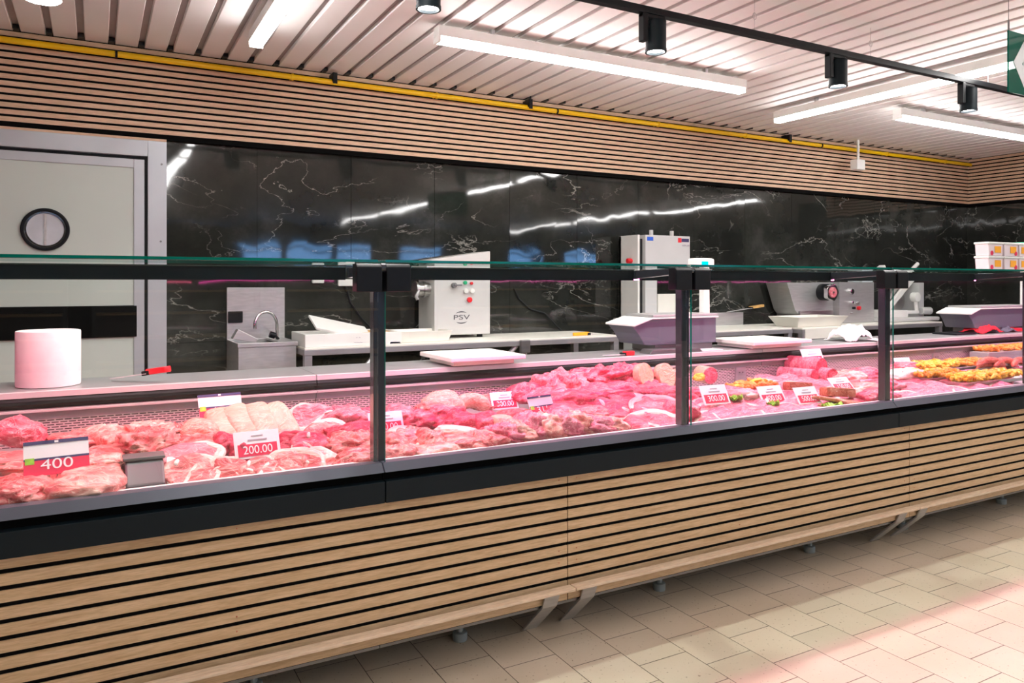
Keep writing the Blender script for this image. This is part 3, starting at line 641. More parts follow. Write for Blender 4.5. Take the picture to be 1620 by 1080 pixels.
# knife with yellow handle
def knife(name, label, p0, p1, hm, hl=.12, bl=.18, w=.022, y_=None):
    """p0 blade tip side, p1 handle end; lies along p0->p1"""
    p0, p1 = Vector(p0), Vector(p1); d_ = (p1-p0); L = d_.length; ang = math.atan2(d_.y, d_.x)
    t = thing(name, label, 'knife', p0)
    el = -math.atan2(d_.z, math.hypot(d_.x, d_.y))
    a = L-hl
    MB().prism([(0, -w*.1), (a*.25, -w*.6), (a, -w*.6), (a, w*.6), (a*.1, w*.3)], 0, .002, 'z')
    b1 = MB().prism([(0, -w*.1), (a*.25, -w*.6), (a, -w*.6), (a, w*.6), (a*.1, w*.3)], .004, .0065, 'z')
    b1.v = [v+ORG[t.name] for v in b1.v]; b1.build('blade', M['bladelight'], t)
    h1 = MB().prism([(a-.005, -w*.45), (a+hl*.3, -w*.62), (L-.01, -w*.55), (L, -w*.2), (L, w*.5), (L-.02, w*.7), (a+hl*.3, w*.5), (a-.005, w*.6)], 0, .022, 'z')
    h1.v = [v+ORG[t.name] for v in h1.v]; h1.build('handle', hm, t, .004, True)
    h2 = MB().prism([(a-.02, -w*.55), (a+.012, -w*.55), (a+.012, w*.62), (a-.02, w*.62)], -.001, .016, 'z')
    h2.v = [v+ORG[t.name] for v in h2.v]; h2.build('bolster', M['blackp'], t, .002, True)
    t.rotation_euler = (0, el, ang); return t
q = pt(938, 516, z=ZT+.002); knife('knife', 'knife with an orange-yellow handle on the right end of the long work table', (3.13, 4.42, ZT+.001), (2.90, 4.38, ZT+.001), M['orange'], .14)
q0 = pt(1150, 491, Y=4.82); q1 = pt(1212, 482, Y=4.8)
knife('butcher_saw', 'long blade with a wooden handle propped on the back of the short steel table', (q0.x, 4.83, 1.0), (q1.x, 4.83, 1.045), M['handlewood'], .16, w=.035)
# band saw
bs = thing('band_saw', 'tall white butcher band saw with red and blue stickers, behind the second post', 'band saw', (3.93, 4.68, 0))
bx0, bx1, by0, by1 = 3.715, 4.165, 4.6, 4.86
enam = plain('pale_enamel', (.60, .61, .60), .38, .1, .02)
MB().box(bx0, bx1, by0, by1, 1.36, 1.63).build('wheel_housing', enam, bs, .004)
MB().box(bx0, bx0+.115, by0+.002, by1, .98, 1.36).build('column', enam, bs, .002)
MB().box(bx0-.06, bx0-.04, by0+.02, by1, .98, 1.63).box(bx0-.06, bx0, by1-.03, by1, .98, 1.63).build('side_door', M['white'], bs, .002)
MB().box(bx0-.04, bx0, by0+.04, by1-.05, 1.0, 1.60).build('door_gap', M['black'], bs)
MB().box(3.60, 4.02, 4.40, by1, .955, .98).build('saw_table', M['steelm'], bs, .003)
MB().box(3.70, 4.02, 4.5, by1, 0, .955).build('base_cabinet', enam, bs, .003)
MB().box(bx0+.115, bx1-.15, by0+.1, by0+.12, .98, 1.14).box(bx1-.09, bx1-.083, by0+.05, by0+.057, .98, 1.36).build('blade_guard', M['steeld'], bs)
MB().box(bx0+.17, bx1-.07, by0+.06, by0+.09, .98, 1.17).build('meat_pusher', M['cream'], bs, .002)
for xx in (bx0+.12, bx1-.12): MB().cyl((xx, by0+.08, 1.63), (xx, by0+.08, 1.675), .016, n=14).build('tension_knob', enam, bs, .003, True)
MB().box(bx0+.015, bx0+.075, by0-.0012, by0, 1.585, 1.615).build('blue_sticker', M['blue'], bs)
MB().box(bx1-.125, bx1-.09, by0-.0012, by0, 1.578, 1.615).build('red_sticker', M['red'], bs)
MB().box(bx1-.088, bx1-.012, by0-.0012, by0, 1.584, 1.610).build('black_nameplate', M['cardnavy'], bs)
textmesh('HPM-200', .02, .0004, Matrix.Translation((.19, -.083, 1.555)) @ FACE, 'small_print', M['cardgrey'], bs)
MB().cyl((bx0-.06, 4.7, 1.43), (bx0-.10, 4.7, 1.43), .02, n=16).build('red_knob', M['red'], bs, .004, True)
# second grinder (head with ring + control box)
g2 = thing('meat_grinder', 'steel grinder with a round red-lined head and control box, right of the white tray', 'meat grinder', (5.85, 4.65, ZT))
MB().prism([(5.30, 1.26), (5.90, 1.26), (5.90, .98), (5.44, .98), (5.40, 1.02)], 4.62, 4.86, 'y').build('head_housing', M['steelm'], g2, .003)
MB().box(5.44, 5.88, 4.60, 4.86, .895, 1.01).build('lower_housing', M['steel'], g2, .003)
MB().box(5.90, 6.385, 4.55, 4.86, .893, 1.265).build('control_box', M['steelm'], g2, .003)
q = pt(1300, 462, Y=4.60)
MB().cyl((q.x+.02, 4.62, q.z), (q.x+.02, 4.50, q.z), .075, n=28).build('barrel', M['blackp'], g2, .004, True)
st = []
for i in range(40):
    a = 2*math.pi*i/40; st.append((q.x-.03+(.066+.012*abs(math.cos(2.5*a))**3)*math.cos(a), q.z+(.066+.012*abs(math.cos(2.5*a))**3)*math.sin(a)))
MB().prism(st, 4.46, 4.50, 'y').build('ring_nut', M['chrome'], g2, .002)
MB().cyl((q.x-.03, 4.459, q.z), (q.x-.03, 4.452, q.z), .046, n=28).build('plate', M['m_red'], g2)
MB().cyl((q.x-.03, 4.452, q.z), (q.x-.03, 4.449, q.z), .010, n=28).build('hub', M['steel'], g2)
for (u, v, c, r) in ((1345, 461, 'chrome', .026), (1346, 478, 'chrome', .013), (1355, 479, 'steel', .012), (1357, 487, 'red', .018), (1349, 487, 'blackp', .012), (1346, 495, 'steel', .008)):
    q = pt(u, v, Y=4.55); MB().cyl((q.x, 4.55, q.z), (q.x, 4.525, q.z), r, n=16).build('button', M[c], g2, .002, True)
# slicer
sl = thing('meat_slicer', 'pale grey meat slicer with handles standing left of the tiled corner', 'slicer', (6.75, 4.6, ZT))
MB().box(6.42, 6.58, 4.7, 4.86, .95, 1.30).build('rear_cover', plain('pale_blue_cover', (.6, .66, .7), .4), sl, .004)
MB().box(6.42, 7.2, 4.42, 4.84, .893, .93).build('base', enam, sl, .012)
MB().box(6.45, 6.75, 4.45, 4.7, .93, 1.0).box(6.6, 7.0, 4.5, 4.6, .96, .99).build('carriage', M['white'], sl, .008)
MB().box(7.07, 7.15, 4.55, 4.84, .93, 1.26).build('gauge_plate', enam, sl, .004)
MB().cyl((6.84, 4.64, 1.10), (6.84, 4.66, 1.10), .14, n=40).build('blade', M['steel'], sl, 0, True)
MB().prism([(6.62, .98), (6.67, .97), (7.08, 1.28), (6.98, 1.28)], 4.60, 4.63, 'y').build('guard_arm', M['white'], sl, .004)
MB().cyl((6.98, 4.56, 1.12), (6.98, 4.5, 1.12), .045, n=20).cyl((6.98, 4.53, 1.1), (7.0, 4.53, .98), .018, n=14).build('side_lever', M['white'], sl, .004, True)
MB().cyl((7.05, 4.52, .985), (7.17, 4.5, .985), .036, n=20).build('round_knob', enam, sl, .006, True)
MB().box(6.78, 6.86, 4.6, 4.64, 1.24, 1.30).cyl((6.98, 4.62, 1.25), (7.0, 4.62, 1.36), .02, n=14).cyl((6.99, 4.62, 1.34), (7.16, 4.62, 1.45), .018, n=14).prism([(6.56, 1.40), (6.62, 1.43), (6.70, 1.30), (6.62, 1.28)], 4.60, 4.66, 'y').build('handles', M['white'], sl, .004)
# ------------------------------------------------------------------ things on the rear ledge
ZL = .89
r_ = thing('paper_roll', 'large white paper towel roll standing on the steel ledge at the left', 'paper roll', (-.15, 3.19, ZL))
MB().ring((-.15, 3.19, ZL+.001), (0,0,1), .102, .03, .198, 48).build('paper', M['paper'], r_, .006, True)
MB().ring((-.15, 3.19, ZL+.004), (0,0,1), .031, .028, .19, 24).build('core', M['handlewood'], r_)
k_ = knife('knife', 'red-handled knife with a light blade lying on the ledge right of the paper roll', pt(175, 601, z=ZL+.004), pt(268, 588, z=ZL+.04), M['red'], .085, w=.028)
for i, (bx, by, bw, bd, where) in enumerate(((1.52, 3.14, .37, .36, 'on the ledge in the middle bay'), (3.37, 3.14, .46, .36, 'on the ledge right of the second post'))):
    t = thing('cutting_board', 'thick white cutting board on two small feet '+where, 'cutting board', (bx, by, ZL))
    MB().box(bx-bw/2, bx+bw/2, by-bd/2, by+bd/2, ZL+.026, ZL+.046).build('board', M['cream'], t, .004)
    MB().box(bx-bw/2+.03, bx+bw/2-.04, by-bd/2+.04, by+bd/2-.05, ZL+.006, ZL+.026).build('base_board', M['cream'], t)
    for q in (-1, 1): MB().box(bx+q*bw*.34-.015, bx+q*bw*.34+.015, by-bd/2+.08, by-bd/2+.10, ZL+.0005, ZL+.026).build('foot', M['white'], t)
def scale_(px, wl, label, dlabel):
    t = thing('weighing_scale', label, 'scale', (px-wl*.5, 3.25, ZL))
    xa, xb = px-wl, px-.03
    MB().prism([(xa, 1.03), (xa+.04, .99), (xa+.08, .93), (xa+.12, .925), (xb, .925), (xb, 1.065), (xa+.12, 1.065)], 3.16, 3.38, 'y').build('body', M['panel'], t, .006)
    MB().prism([(xa, 1.03), (xa+.12, 1.066), (xb, 1.066), (xb, 1.074), (xa+.12, 1.074), (xa, 1.04)], 3.14, 3.40, 'y').build('cover_edge', M['white'], t, .002)
    MB().box(xa+.13, xb, 3.15, 3.39, 1.076, 1.088).build('platter', M['steelm'], t, .003)
    MB().box(xa+.16, xb-.02, 3.17, 3.37, ZL+.001, .925).build('base', M['steeld'], t, .004)
    MB().prism([(px-.022, ZL+.001), (px+.022, ZL+.001), (px+.03, 1.0), (px+.024, 1.34), (px-.018, 1.34)], 3.27, 3.31, 'y').build('display_pole', M['white'], t, .006, True)
    MB().box(px-.09, px+.045, 3.25, 3.33, 1.335, 1.40).build('display_head', M['white'], t, .012)
    MB().box(px-.055, px-.005, 3.2478, 3.2498, 1.352, 1.382).build('display_screen', M['screen'], t)
    return t
scale_(3.085, .62, 'white weighing scale with a cyan lit display on a pole, at the second post', '')
s2 = scale_(6.47, .98, 'grey weighing scale with a white pole on the ledge at the right edge', '')
MB().box(6.46, 6.49, 3.262, 3.269, 1.24, 1.28).build('green_sticker', M['greenp'], s2)
def cloth(name, label, cx, cy, z0, w, dpt, h, m, seed, cat='cloth'):
    n = 22; vs = []; 
    for j in range(n+1):
        for i in range(n+1):
            a, b_ = i/n*2-1, j/n*2-1
            x_, y_ = cx+a*w/2*(1+.15*noise.noise(Vector((a*2, b_*2, seed)))), cy+b_*dpt/2*(1+.15*noise.noise(Vector((a*2, b_*2, seed+5))))
            e = max(0, 1-(a*a+b_*b_)*.75)
            zz = z0+.002+h*e**.7*(.55+.6*abs(noise.noise(Vector((a*2.3+seed, b_*2.3, seed)))))+h*.2*abs(noise.noise(Vector((a*6, b_*6, seed))))
            vs.append((x_, y_, zz))
    o = MB().add(vs, [(j*(n+1)+i, j*(n+1)+i+1, (j+1)*(n+1)+i+1, (j+1)*(n+1)+i) for j in range(n) for i in range(n)])
    o.origin = Vector((cx, cy, z0)); ob = o.build(name, m, None, 0, True)
    md = ob.modifiers.new('thick', 'SOLIDIFY'); md.thickness = .003; md.offset = 1
    return tag(ob, label, cat)
tw = cloth('white_towel', 'crumpled white cloth on the ledge beside the third post', 4.23, 3.18, ZL, .26, .2, .13, M['paper'], 3)
MB().box(4.29, 4.40, 3.008, 3.013, .815, .895).build('hanging_corner', M['paper'], tw) if 0 else None
tag(MB().prism([(3.008, .83), (3.014, .83), (3.02, .896), (3.10, .9), (3.10, .904), (3.012, .901)], 4.27, 4.37).build('white_rag', M['paper'], None, .002), 'white rag hanging over the ledge edge beside the third post', 'cloth')
cloth('red_cloth', 'crumpled red cloth on the ledge near the right edge', 5.72, 3.2, ZL, .28, .17, .085, M['redcloth'], 8)
cloth('plastic_bag', 'crumpled clear bag next to the red cloth', 5.98, 3.18, ZL, .14, .12, .045, M['panel'], 12, 'bag')
tag(MB().prism([(3.14, ZL+.001), (3.2, ZL+.001), (3.2, ZL+.03), (3.14, ZL+.025)], 6.05, 6.16).build('kitchen_tool', M['red'], None, .006), 'small dark red handle on the ledge at the right edge', 'handle')
p = pt(1517, 516, z=ZL+.02); tag(MB().cyl((p.x, 3.2, ZL+.001), (p.x, 3.2, ZL+.035), .035, n=20).build('red_pot', M['red'], None, .004, True), 'small red pot on the ledge left of the red cloth', 'pot')
tag(MB().box(5.28, 5.52, 3.12, 3.3, ZL+.001, ZL+.012).build('black_tray', M['blackp'], None, .003), 'flat dark tray on the ledge left of the red pot', 'tray')
# clutter by the first scale
tag(MB().prism([(2.50, ZL+.001), (2.86, ZL+.001), (2.84, ZL+.018), (2.52, ZL+.022)], 3.06, 3.15, 'y').build('folded_tray', M['steeld'], None, .002), 'dark flat tray in front of the first scale', 'tray')
tag(MB().cyl((2.76, 3.10, ZL+.022), (2.76, 3.10, ZL+.052), .024, n=20).build('bottle_stopper', M['red'], None, .003, True), 'small bright red cap in front of the first scale', 'cap')
tag(MB().box(2.86, 3.0, 3.05, 3.14, ZL+.001, ZL+.006).build('paper_slip', M['cardw'], None), 'white paper slip on the ledge left of the second post', 'paper')
knife('knife', 'small knife with a red and white handle on the ledge left of the dark tray', (2.22, 3.09, ZL+.001), (2.40, 3.06, ZL+.001), M['red'], .06, w=.018)
# tubs on the top glass
for r0 in range(2):
    for k in range(3):
        x0 = 4.36+k*.156; z0 = 1.3315+r0*.079
        t = thing('food_tub', 'white food tub with orange print on the glass shelf, %s tub of the %s row' % (['left', 'middle', 'right'][k], ['lower', 'upper'][r0]), 'tub', (x0+.07, 2.45, z0), 'food tubs stacked on the glass shelf')
        MB().prism([(x0+.008, z0), (x0+.138, z0), (x0+.145, z0+.066), (x0, z0+.066)], 2.40, 2.475, 'y').build('tub', plain('tub_plastic', (.82, .70, .74), .4) if (r0 == k == 0) else bpy.data.materials['tub_plastic'], t, .004)
        MB().box(x0-.004, x0+.149, 2.395, 2.48, z0+.066, z0+.078).build('lid', M['white'], t, .004)
        MB().box(x0+(.06 if k < 2 else .02), x0+(.12 if k < 2 else .07), 2.397, 2.3985, z0+.018, z0+.055).build('orange_print', M['orange'], t)
        MB().cyl((x0+.115 if k else x0+.03, 2.3985, z0+.016), (x0+.115 if k else x0+.03, 2.3965, z0+.016), .013, n=16).build('red_print', M['cardred'], t)
yb = thing('yellow_bag', 'yellow packet with a green top behind the tubs at the right edge', 'packet', (4.93, 2.45, 1.331))
MB().box(4.83, 5.02, 2.42, 2.52, 1.3315, 1.485).build('packet_body', plain('bright_yellow', (.9, .72, .0), .4), yb, .01)
MB().box(4.82, 5.03, 2.415, 2.525, 1.485, 1.50).build('packet_top', M['greenp'], yb, .004)
# ------------------------------------------------------------------ price tags
def price(u, v, Y, w, kind, label, rz=0, tilt=15, digits='200'):
    p = pt(u, v, Y); h = w*.62
    t = thing('price_tag', label, 'price tag', p, 'price tags among the meat')
    o = Vector(p)
    def bx(n, x0, x1, z0, z1, m, dy=-.0015):
        MB().box(o.x+x0*w, o.x+x1*w, o.y+dy, o.y+dy+.0012, o.z+z0*h, o.z+z1*h).build(n, m, t)
    MB().box(o.x-w/2, o.x+w/2, o.y, o.y+.003, o.z-h/2, o.z+h/2).build('card', M['cardw'], t, .0008)
    if kind == 'A':
        bx('price_field', -.43, .43, -.42, .02, M['cardred'])
        bx('name_line', -.2, .22, .14, .19, M['cardgrey']); bx('name_line', -.12, .14, .30, .33, M['cardgrey'])
    else:
        bx('price_field', -.5, .5, -.5, -.06, M['cardred'])
        bx('header_bar', -.5, .5, .4, .5, M['cardnavy']); bx('divider_bar', -.5, .5, -.06, .0, M['cardnavy'], -.0018); bx('green_print', -.48, -.34, -.16, .02, M['leaf'], -.0021); bx('white_dot', -.03, .03, .42, .48, M['cardw'], -.0019)
    textmesh(digits, h*.42, .0003, Matrix.Translation((0, -.0025, -h*.21)) @ FACE @ Matrix.Diagonal((1.3 if len(digits) < 4 else .92, 1, 1, 1)), 'price_digits', M['cardw'], t)
    MB().cyl((o.x, o.y+.004, o.z-h*.4), (o.x, o.y+.012, o.z-h*.5-.035), .0015, n=6).build('pin', M['steel'], t)
    t.rotation_euler = (R(-max(tilt, 26)), 0, R(rz)); return t
price(90, 722, 2.42, .155, 'B', 'navy and red price tag at the left edge, on the big pork joints', 6, 20, '400')
price(349, 642, 2.86, .148, 'B', 'navy and red price tag standing against the back grille, behind the pale blocks', 6, 8, '415')
price(407, 702, 2.50, .142, 'A', 'white and red price tag in front of the pale skin-on blocks', 4, 8, '200.00')
price(611, 668, 2.66, .132, 'A', 'white and red price tag partly hidden by the first post', 0, 8, '200.00')
price(798, 633, 2.80, .122, 'A', 'white and red price tag highest in the middle bay', -4, 8, '300.00')
price(857, 641, 2.54, .128, 'B', 'navy and red price tag leaning in the middle bay', 12, 15, '311')
price(1131, 624, 2.50, .145, 'A', 'white and red price tag beside the second post', -4, 28, '300.00')
price(1221, 624, 2.50, .145, 'A', 'white and red price tag lying on the ham slices, above the orange skewers', -4, 32, '400.00')
price(1277, 625, 2.42, .138, 'A', 'white and red price tag left of the brown cured block', -4, 32, '500.00')
price(1286, 564, 2.93, .150, 'A', 'tall white and red price tag above the ham logs', -6, 5, '700.00')
price(1331, 607, 2.44, .13, 'A', 'white and red price tag on the brown cured block', -4, 45, '150.00')
price(1384, 611, 2.60, .15, 'A', 'white and red price tag left of the third post', -6, 40, '120.00')
price(1430, 576, 2.90, .14, 'A', 'white and red price tag right behind the third post', -4, 20, '350.00')
price(1601, 580, 2.75, .16, 'A', 'white and red price tag on the stacked sausages at the right', -6, 30, '250.00')
# ------------------------------------------------------------------ meat
def blob(p, lx, ly, lz, m, seed, name, label, cat='meat', group=None, rz=0, rx=0, ry=0, ex=.8, amp=.16, fr=2.4, sub=None, nu=52, nv=28, parent=None):
    vs = []; fs = []
    def sg(c, e): return math.copysign(abs(c)**e, c)
    sv = Vector((seed*3.7, seed*1.3, seed*2.1))
    for j in range(nv+1):
        ph = -math.pi/2+math.pi*j/nv
        for i in range(nu):
            th = 2*math.pi*i/nu
            q = Vector((sg(math.cos(ph), ex)*sg(math.cos(th), ex), sg(math.cos(ph), ex)*sg(math.sin(th), ex), sg(math.sin(ph), 1)))
            d1 = noise.noise(q*fr*.55+sv); d2 = noise.noise(q*fr*1.6+sv*1.7); d3 = 1-abs(noise.noise(Vector((q.x*fr, q.y*fr*2, q.z*fr))+sv*.6))*2
            d4 = 1-abs(noise.noise(Vector((q.x*fr*1.2+q.z, q.y*fr*3.4, q.z*fr*2))+sv*.3))*3
            k = 1+amp*(1.7*d1+.7*d2+.5*d3+.32*max(-1, d4))
            zz = q.z*k if q.z > 0 else q.z*.6
            vs.append(Vector((q.x*k*lx/2, q.y*k*ly/2, zz*lz/2)))
    for j in range(nv):
        for i in range(nu):
            a = j*nu+i; b_ = j*nu+(i+1) % nu; fs.append((a, b_, b_+nu, a+nu))
    me = bpy.data.meshes.new(name); me.from_pydata(vs, [], fs)
    bm = bmesh.new(); bm.from_mesh(me); bmesh.ops.remove_doubles(bm, verts=bm.verts, dist=1e-5); bmesh.ops.recalc_face_normals(bm, faces=bm.faces); bm.to_mesh(me); bm.free()
    for f in me.polygons: f.use_smooth = True
    me.materials.append(m); ob = bpy.data.objects.new(name, me); col.objects.link(ob); ob.location = p; ob.rotation_euler = (R(rx), R(ry), R(rz))
    if parent: ob.parent = parent
    elif label: tag(ob, label, cat, group)
    return ob
def outline(n, seed, irr=.14, sq=1.0):
    o = []
    for i in range(n):
        a = 2*math.pi*i/n; r = 1+irr*1.6*noise.noise(Vector((math.cos(a)*1.2+seed*5.1, math.sin(a)*1.2, seed)))+irr*.5*noise.noise(Vector((math.cos(a)*3+seed, math.sin(a)*3, seed)))
        o.append((math.copysign(abs(math.cos(a))**sq, math.cos(a))*r, math.copysign(abs(math.sin(a))**sq, math.sin(a))*r))
    return o
def chop(p, w, h, th, m, seed, label, rz=0, tilt=45, roll=0, group=None, bone=True, rim=True, name='pork_chop', cat='chop'):
    """flat slice with a rim of fat and a bone, face towards +Z locally, then tipped"""
    out = outline(40, seed); vs = []; fs = []; rings = [(0, 1, .93), (0, 1, 1.0)]
    prof = [(.80, -.5), (.97, -.42), (1.0, 0), (.97, .42), (.86, .52), (.6, .56), (.3, .50), (.08, .52)]
    for s_, z_ in prof:
        for (a, b_) in out:
            wob = .35*noise.noise(Vector((a*s_*2.2+seed, b_*s_*2.2, seed*2)))*th
            vs.append((a*s_*w/2, b_*s_*h/2, z_*th+wob))
    n = 40
    for k in range(len(prof)-1):
        for i in range(n): fs.append((k*n+i, k*n+(i+1) % n, (k+1)*n+(i+1) % n, (k+1)*n+i))
    fs.append(tuple(range(n-1, -1, -1))); fs.append(tuple(range((len(prof)-1)*n, len(prof)*n)))
    me = bpy.data.meshes.new(name); me.from_pydata(vs, [], fs); me.materials.append(m)
    for f in me.polygons: f.use_smooth = True
    ob = bpy.data.objects.new(name, me); col.objects.link(ob); tag(ob, label, cat, group)
    if rim:
        a0 = int(seed*13) % 40; L = 26
        mb = MB(); path = []; rr = []
        for k in range(L):
            i = (a0+k) % 40; a, b_ = out[i]; path.append((a*w/2*.93, b_*h/2*.93, th*.28)); rr.append(th*.75*math.sin(math.pi*(k+.5)/L)**.5)
        o2 = mb.tube(path, rr, 8).build('fat_rim', M['m_fat'], None, 0, True); o2.parent = ob
        for vv in o2.data.vertices: vv.co.z = th*.28+(vv.co.z-th*.28)*.5
        curve = []; 
        for k in range(9):
            f = k/8; curve.append((w*(-.30+.55*f), h*(.30*math.sin(f*3+seed)-.1), th*.50))
        o3 = MB().tube(curve, [w*.014+w*.03*math.sin(math.pi*k/8) for k in range(9)], 6).build('fat_seam', M['m_fat'], None, 0, True); o3.parent = ob
        for vv in o3.data.vertices: vv.co.z = th*.5+(vv.co.z-th*.5)*.22
    if bone:
        a, b_ = out[(int(seed*13)+32) % 40]
        o4 = blob((a*w*.36, b_*h*.36, th*.42), w*.16, h*.10, th*.6, M['m_bone'], seed+2, 'bone', None, rz=seed*50, nu=14, nv=8, parent=ob)
    ob.location = p; ob.rotation_euler = Euler((R(tilt), R(roll), R(rz)))
    return ob
# hand placed pieces: kind,u,v,Y,width px,height px,depth m,material,rz,rx,ry,label
def piece(u, v, Y, wp, hp, ly, m, label, rz=0, rx=0, ry=0, ex=.8, amp=.16, fr=2.4, name='pork_joint', cat='meat', group=None):
    p = pt(u, v, Y); lx = wp*pxw(u, Y); d_ = pxh(u, Y)*F
    lz = 1.3*max(.035, hp*pxh(u, Y)-ly*.6*(H-p.z)/d_)
    p.z = max(p.z, .665+.05*(Y-2.27)+lz*.32)
    return blob(p, lx, ly, lz, M[m], u*.013+v*.007, name, label, cat, group, rz, rx, ry, ex, amp, fr)
def cho(u, v, Y, wp, hp, m, label, rz=0, tilt=40, roll=0, th=.022, bone=True, rim=True, name='pork_chop', group=None):
    p = pt(u, v, Y); w = wp*pxw(u, Y); h = hp*pxh(u, Y)/max(.35, math.sin(R(tilt+12)))
    return chop(p, w, h, th, M[m], (u*.37+v*.11) % 7+.5, label, rz, tilt, roll, group, bone, rim, name)
# -- bay left of the first post
piece(28, 690, 2.84, 82, 50, .12, 'm_red', 'reddish brown shank at the far left, behind the big joints', 0, 0, 16, .9, name='pork_shank')
piece(120, 705, 2.80, 100, 44, .20, 'm_pork', 'rough pink joint behind the left price tag', 0)
piece(165, 700, 2.80, 70, 52, .20, 'm_pale', 'pale joint touching the back grille, right of the left price tag', 20)
piece(20, 735, 2.60, 100, 42, .20, 'm_pale', 'pale pork joint at the left edge below the shank')
piece(162, 728, 2.58, 78, 48, .20, 'm_pale', 'pale folded joint right of the left price tag', -15)
piece(100, 748, 2.52, 60, 34, .16, 'm_rose', 'rosy cut directly under the left price tag', 25)
piece(28, 782, 2.38, 105, 56, .20, 'm_pork', 'large pink joint against the glass at the left edge', 8, amp=.2)
piece(138, 770, 2.37, 130, 64, .20, 'm_pale', 'largest pale pork joint lying against the glass at the left', -6, amp=.13)
# dark container between joints and chops
p = pt(232, 752, 2.38)
dk = thing('dark_container', 'dark smoked plastic container between the joints and the chops', 'container', (p.x, 2.40, .66))
MB().prism([(2.305, .662), (2.46, .667), (2.455, .752), (2.40, .752), (2.32, .70)], p.x-.055, p.x+.045).build('body', M['purple'], dk, .006)
MB().prism([(2.395, .7525), (2.465, .7525), (2.465, .762), (2.395, .762)], p.x-.06, p.x+.05).build('rim', M['steeld'], dk, .003)
tag(MB().prism([(2.31, .664), (2.62, .68), (2.62, .76), (2.45, .745), (2.31, .672)], p.x+.055, p.x+.13).build('white_tray_edge', M['white'], None, .004), 'white plastic sheet edge right of the dark container', 'sheet')
piece(235, 706, 2.62, 84, 46, .18, 'm_pale', 'pale fatty cluster above the dark container', -10, amp=.28, fr=4)
piece(235, 690, 2.80, 84, 36, .16, 'm_pale', 'white fatty piece against the back grille above the dark container', 0, amp=.3, fr=4)
piece(285, 692, 2.82, 50, 40, .14, 'm_pork', 'small bony cut left of the pale blocks', 25, amp=.28)
piece(318, 684, 2.78, 68, 40, .15, 'm_saus', 'smooth rolled cut under the upright navy price tag', -14, amp=.08)
piece(300, 708, 2.60, 90, 34, .16, 'm_pale', 'fatty trimmings in front of the rolled cut', 0, amp=.3, fr=4)
blk = ['first and lowest', 'second', 'third', 'fourth and rightmost']
for i, (u, v) in enumerate(((356, 677), (384, 671), (415, 667), (444, 667))):
    p = pt(u, v, 2.76)
    b_ = blob(p, .098, .17, .05, M['m_skin'], i+2.5, 'pork_belly_block', 'pale skin-on belly block leaning in a row, %s from the left' % blk[i], 'meat', 'row of pale belly blocks', 14, 42, -10, .5, .05, 1.6)
piece(355, 707, 2.58, 36, 38, .10, 'm_rose', 'rosy rib slice left of the white price tag', 10, 0, 0)
piece(382, 715, 2.54, 40, 40, .1, 'm_rose', 'rosy rib slice tucked behind the white price tag', 10)
cho(462, 704, 2.56, 60, 46, 'm_rose', 'rosy chop with white fat edge right of the white price tag', -20, 48)
cho(492, 708, 2.52, 66, 48, 'm_rose', 'oval rosy loin chop, second right of the white price tag', 12, 50)
cho(494, 660, 2.82, 76, 44, 'm_red', 'large marbled steak leaning on the back grille left of the first post', -10, 52, name='steak')
cho(520, 686, 2.66, 78, 40, 'm_pork', 'marbled chop between the big steak and the loin chops', 8, 40)
cho(300, 748, 2.38, 92, 58, 'm_pork', 'first bone-in chop against the glass, right of the dark container', 10, 42)
cho(300, 722, 2.46, 110, 40, 'm_red', 'dark red slice behind the first bone-in chop', 5, 32, bone=False)
cho(362, 749, 2.37, 88, 46, 'm_pork', 'second bone-in chop against the glass', -12, 44)
cho(415, 744, 2.37, 84, 42, 'm_pork', 'third bone-in chop against the glass, under the white price tag', 14, 44)
cho(468, 738, 2.37, 90, 50, 'm_pork', 'fourth bone-in chop against the glass', -6, 40)
cho(505, 734, 2.38, 66, 46, 'm_pale', 'last bone-in chop against the glass before the lean cut', 18, 38)
piece(545, 664, 2.82, 66, 40, .16, 'm_red', 'dark red cut against the back grille, left of the first post', 0)
piece(585, 664, 2.82, 52, 36, .16, 'm_rose', 'rosy cut against the back grille, just left of the first post', 0)
piece(555, 690, 2.62, 80, 38, .16, 'm_rose', 'rosy flat joint in the second row left of the first post', 6, amp=.2)
piece(562, 708, 2.48, 88, 40, .14, 'm_pork', 'rough bony joint near the glass left of the first post', -8, amp=.26, fr=3.5)
piece(575, 735, 2.36, 80, 36, .14, 'm_pork', 'lean cut against the glass just left of the first post', 4)
# -- bay between first and second posts
piece(636, 663, 2.80, 60, 38, .16, 'm_red', 'red cut at the back right of the first post')
piece(668, 668, 2.74, 66, 36, .15, 'm_rose', 'rosy cut in the back row right of the first post')
cur = [(-.11, 0, 0), (-.06, .0, .012), (0, 0, .018), (.06, 0, .012), (.11, 0, -.006)]
def sausage(p, L, r, label, rz=0, bend=.02, m='m_saus', ry=0, group=None, name='sausage'):
    pts = []; rr = []
    for k in range(13):
        f = k/12*2-1; pts.append((f*L/2, bend*(1-f*f)*.4, bend*(1-f*f))); rr.append(r*(1-abs(f)**7*.75))
    o = MB().tube(pts, rr, 14).build(name, M[m], None, 0, True); o.location = p; o.rotation_euler = (0, R(ry), R(rz)); return tag(o, label, 'sausage', group)
sausage(pt(748, 645, 2.80), .14, .032, 'thick curved sausage-like roll in the middle bay, behind the pale strip', -10, .03, ry=8, name='meat_roll')
piece(700, 642, 2.80, 60, 40, .14, 'm_saus', 'smooth pink roll left of the thick curved roll', -20, amp=.1, name='meat_roll')
piece(705, 660, 2.70, 60, 34, .15, 'm_rose', 'rosy lump in front of the smooth pink roll')
piece(640, 694, 2.52, 60, 30, .15, 'm_red', 'deep red cut beside the partly hidden price tag')
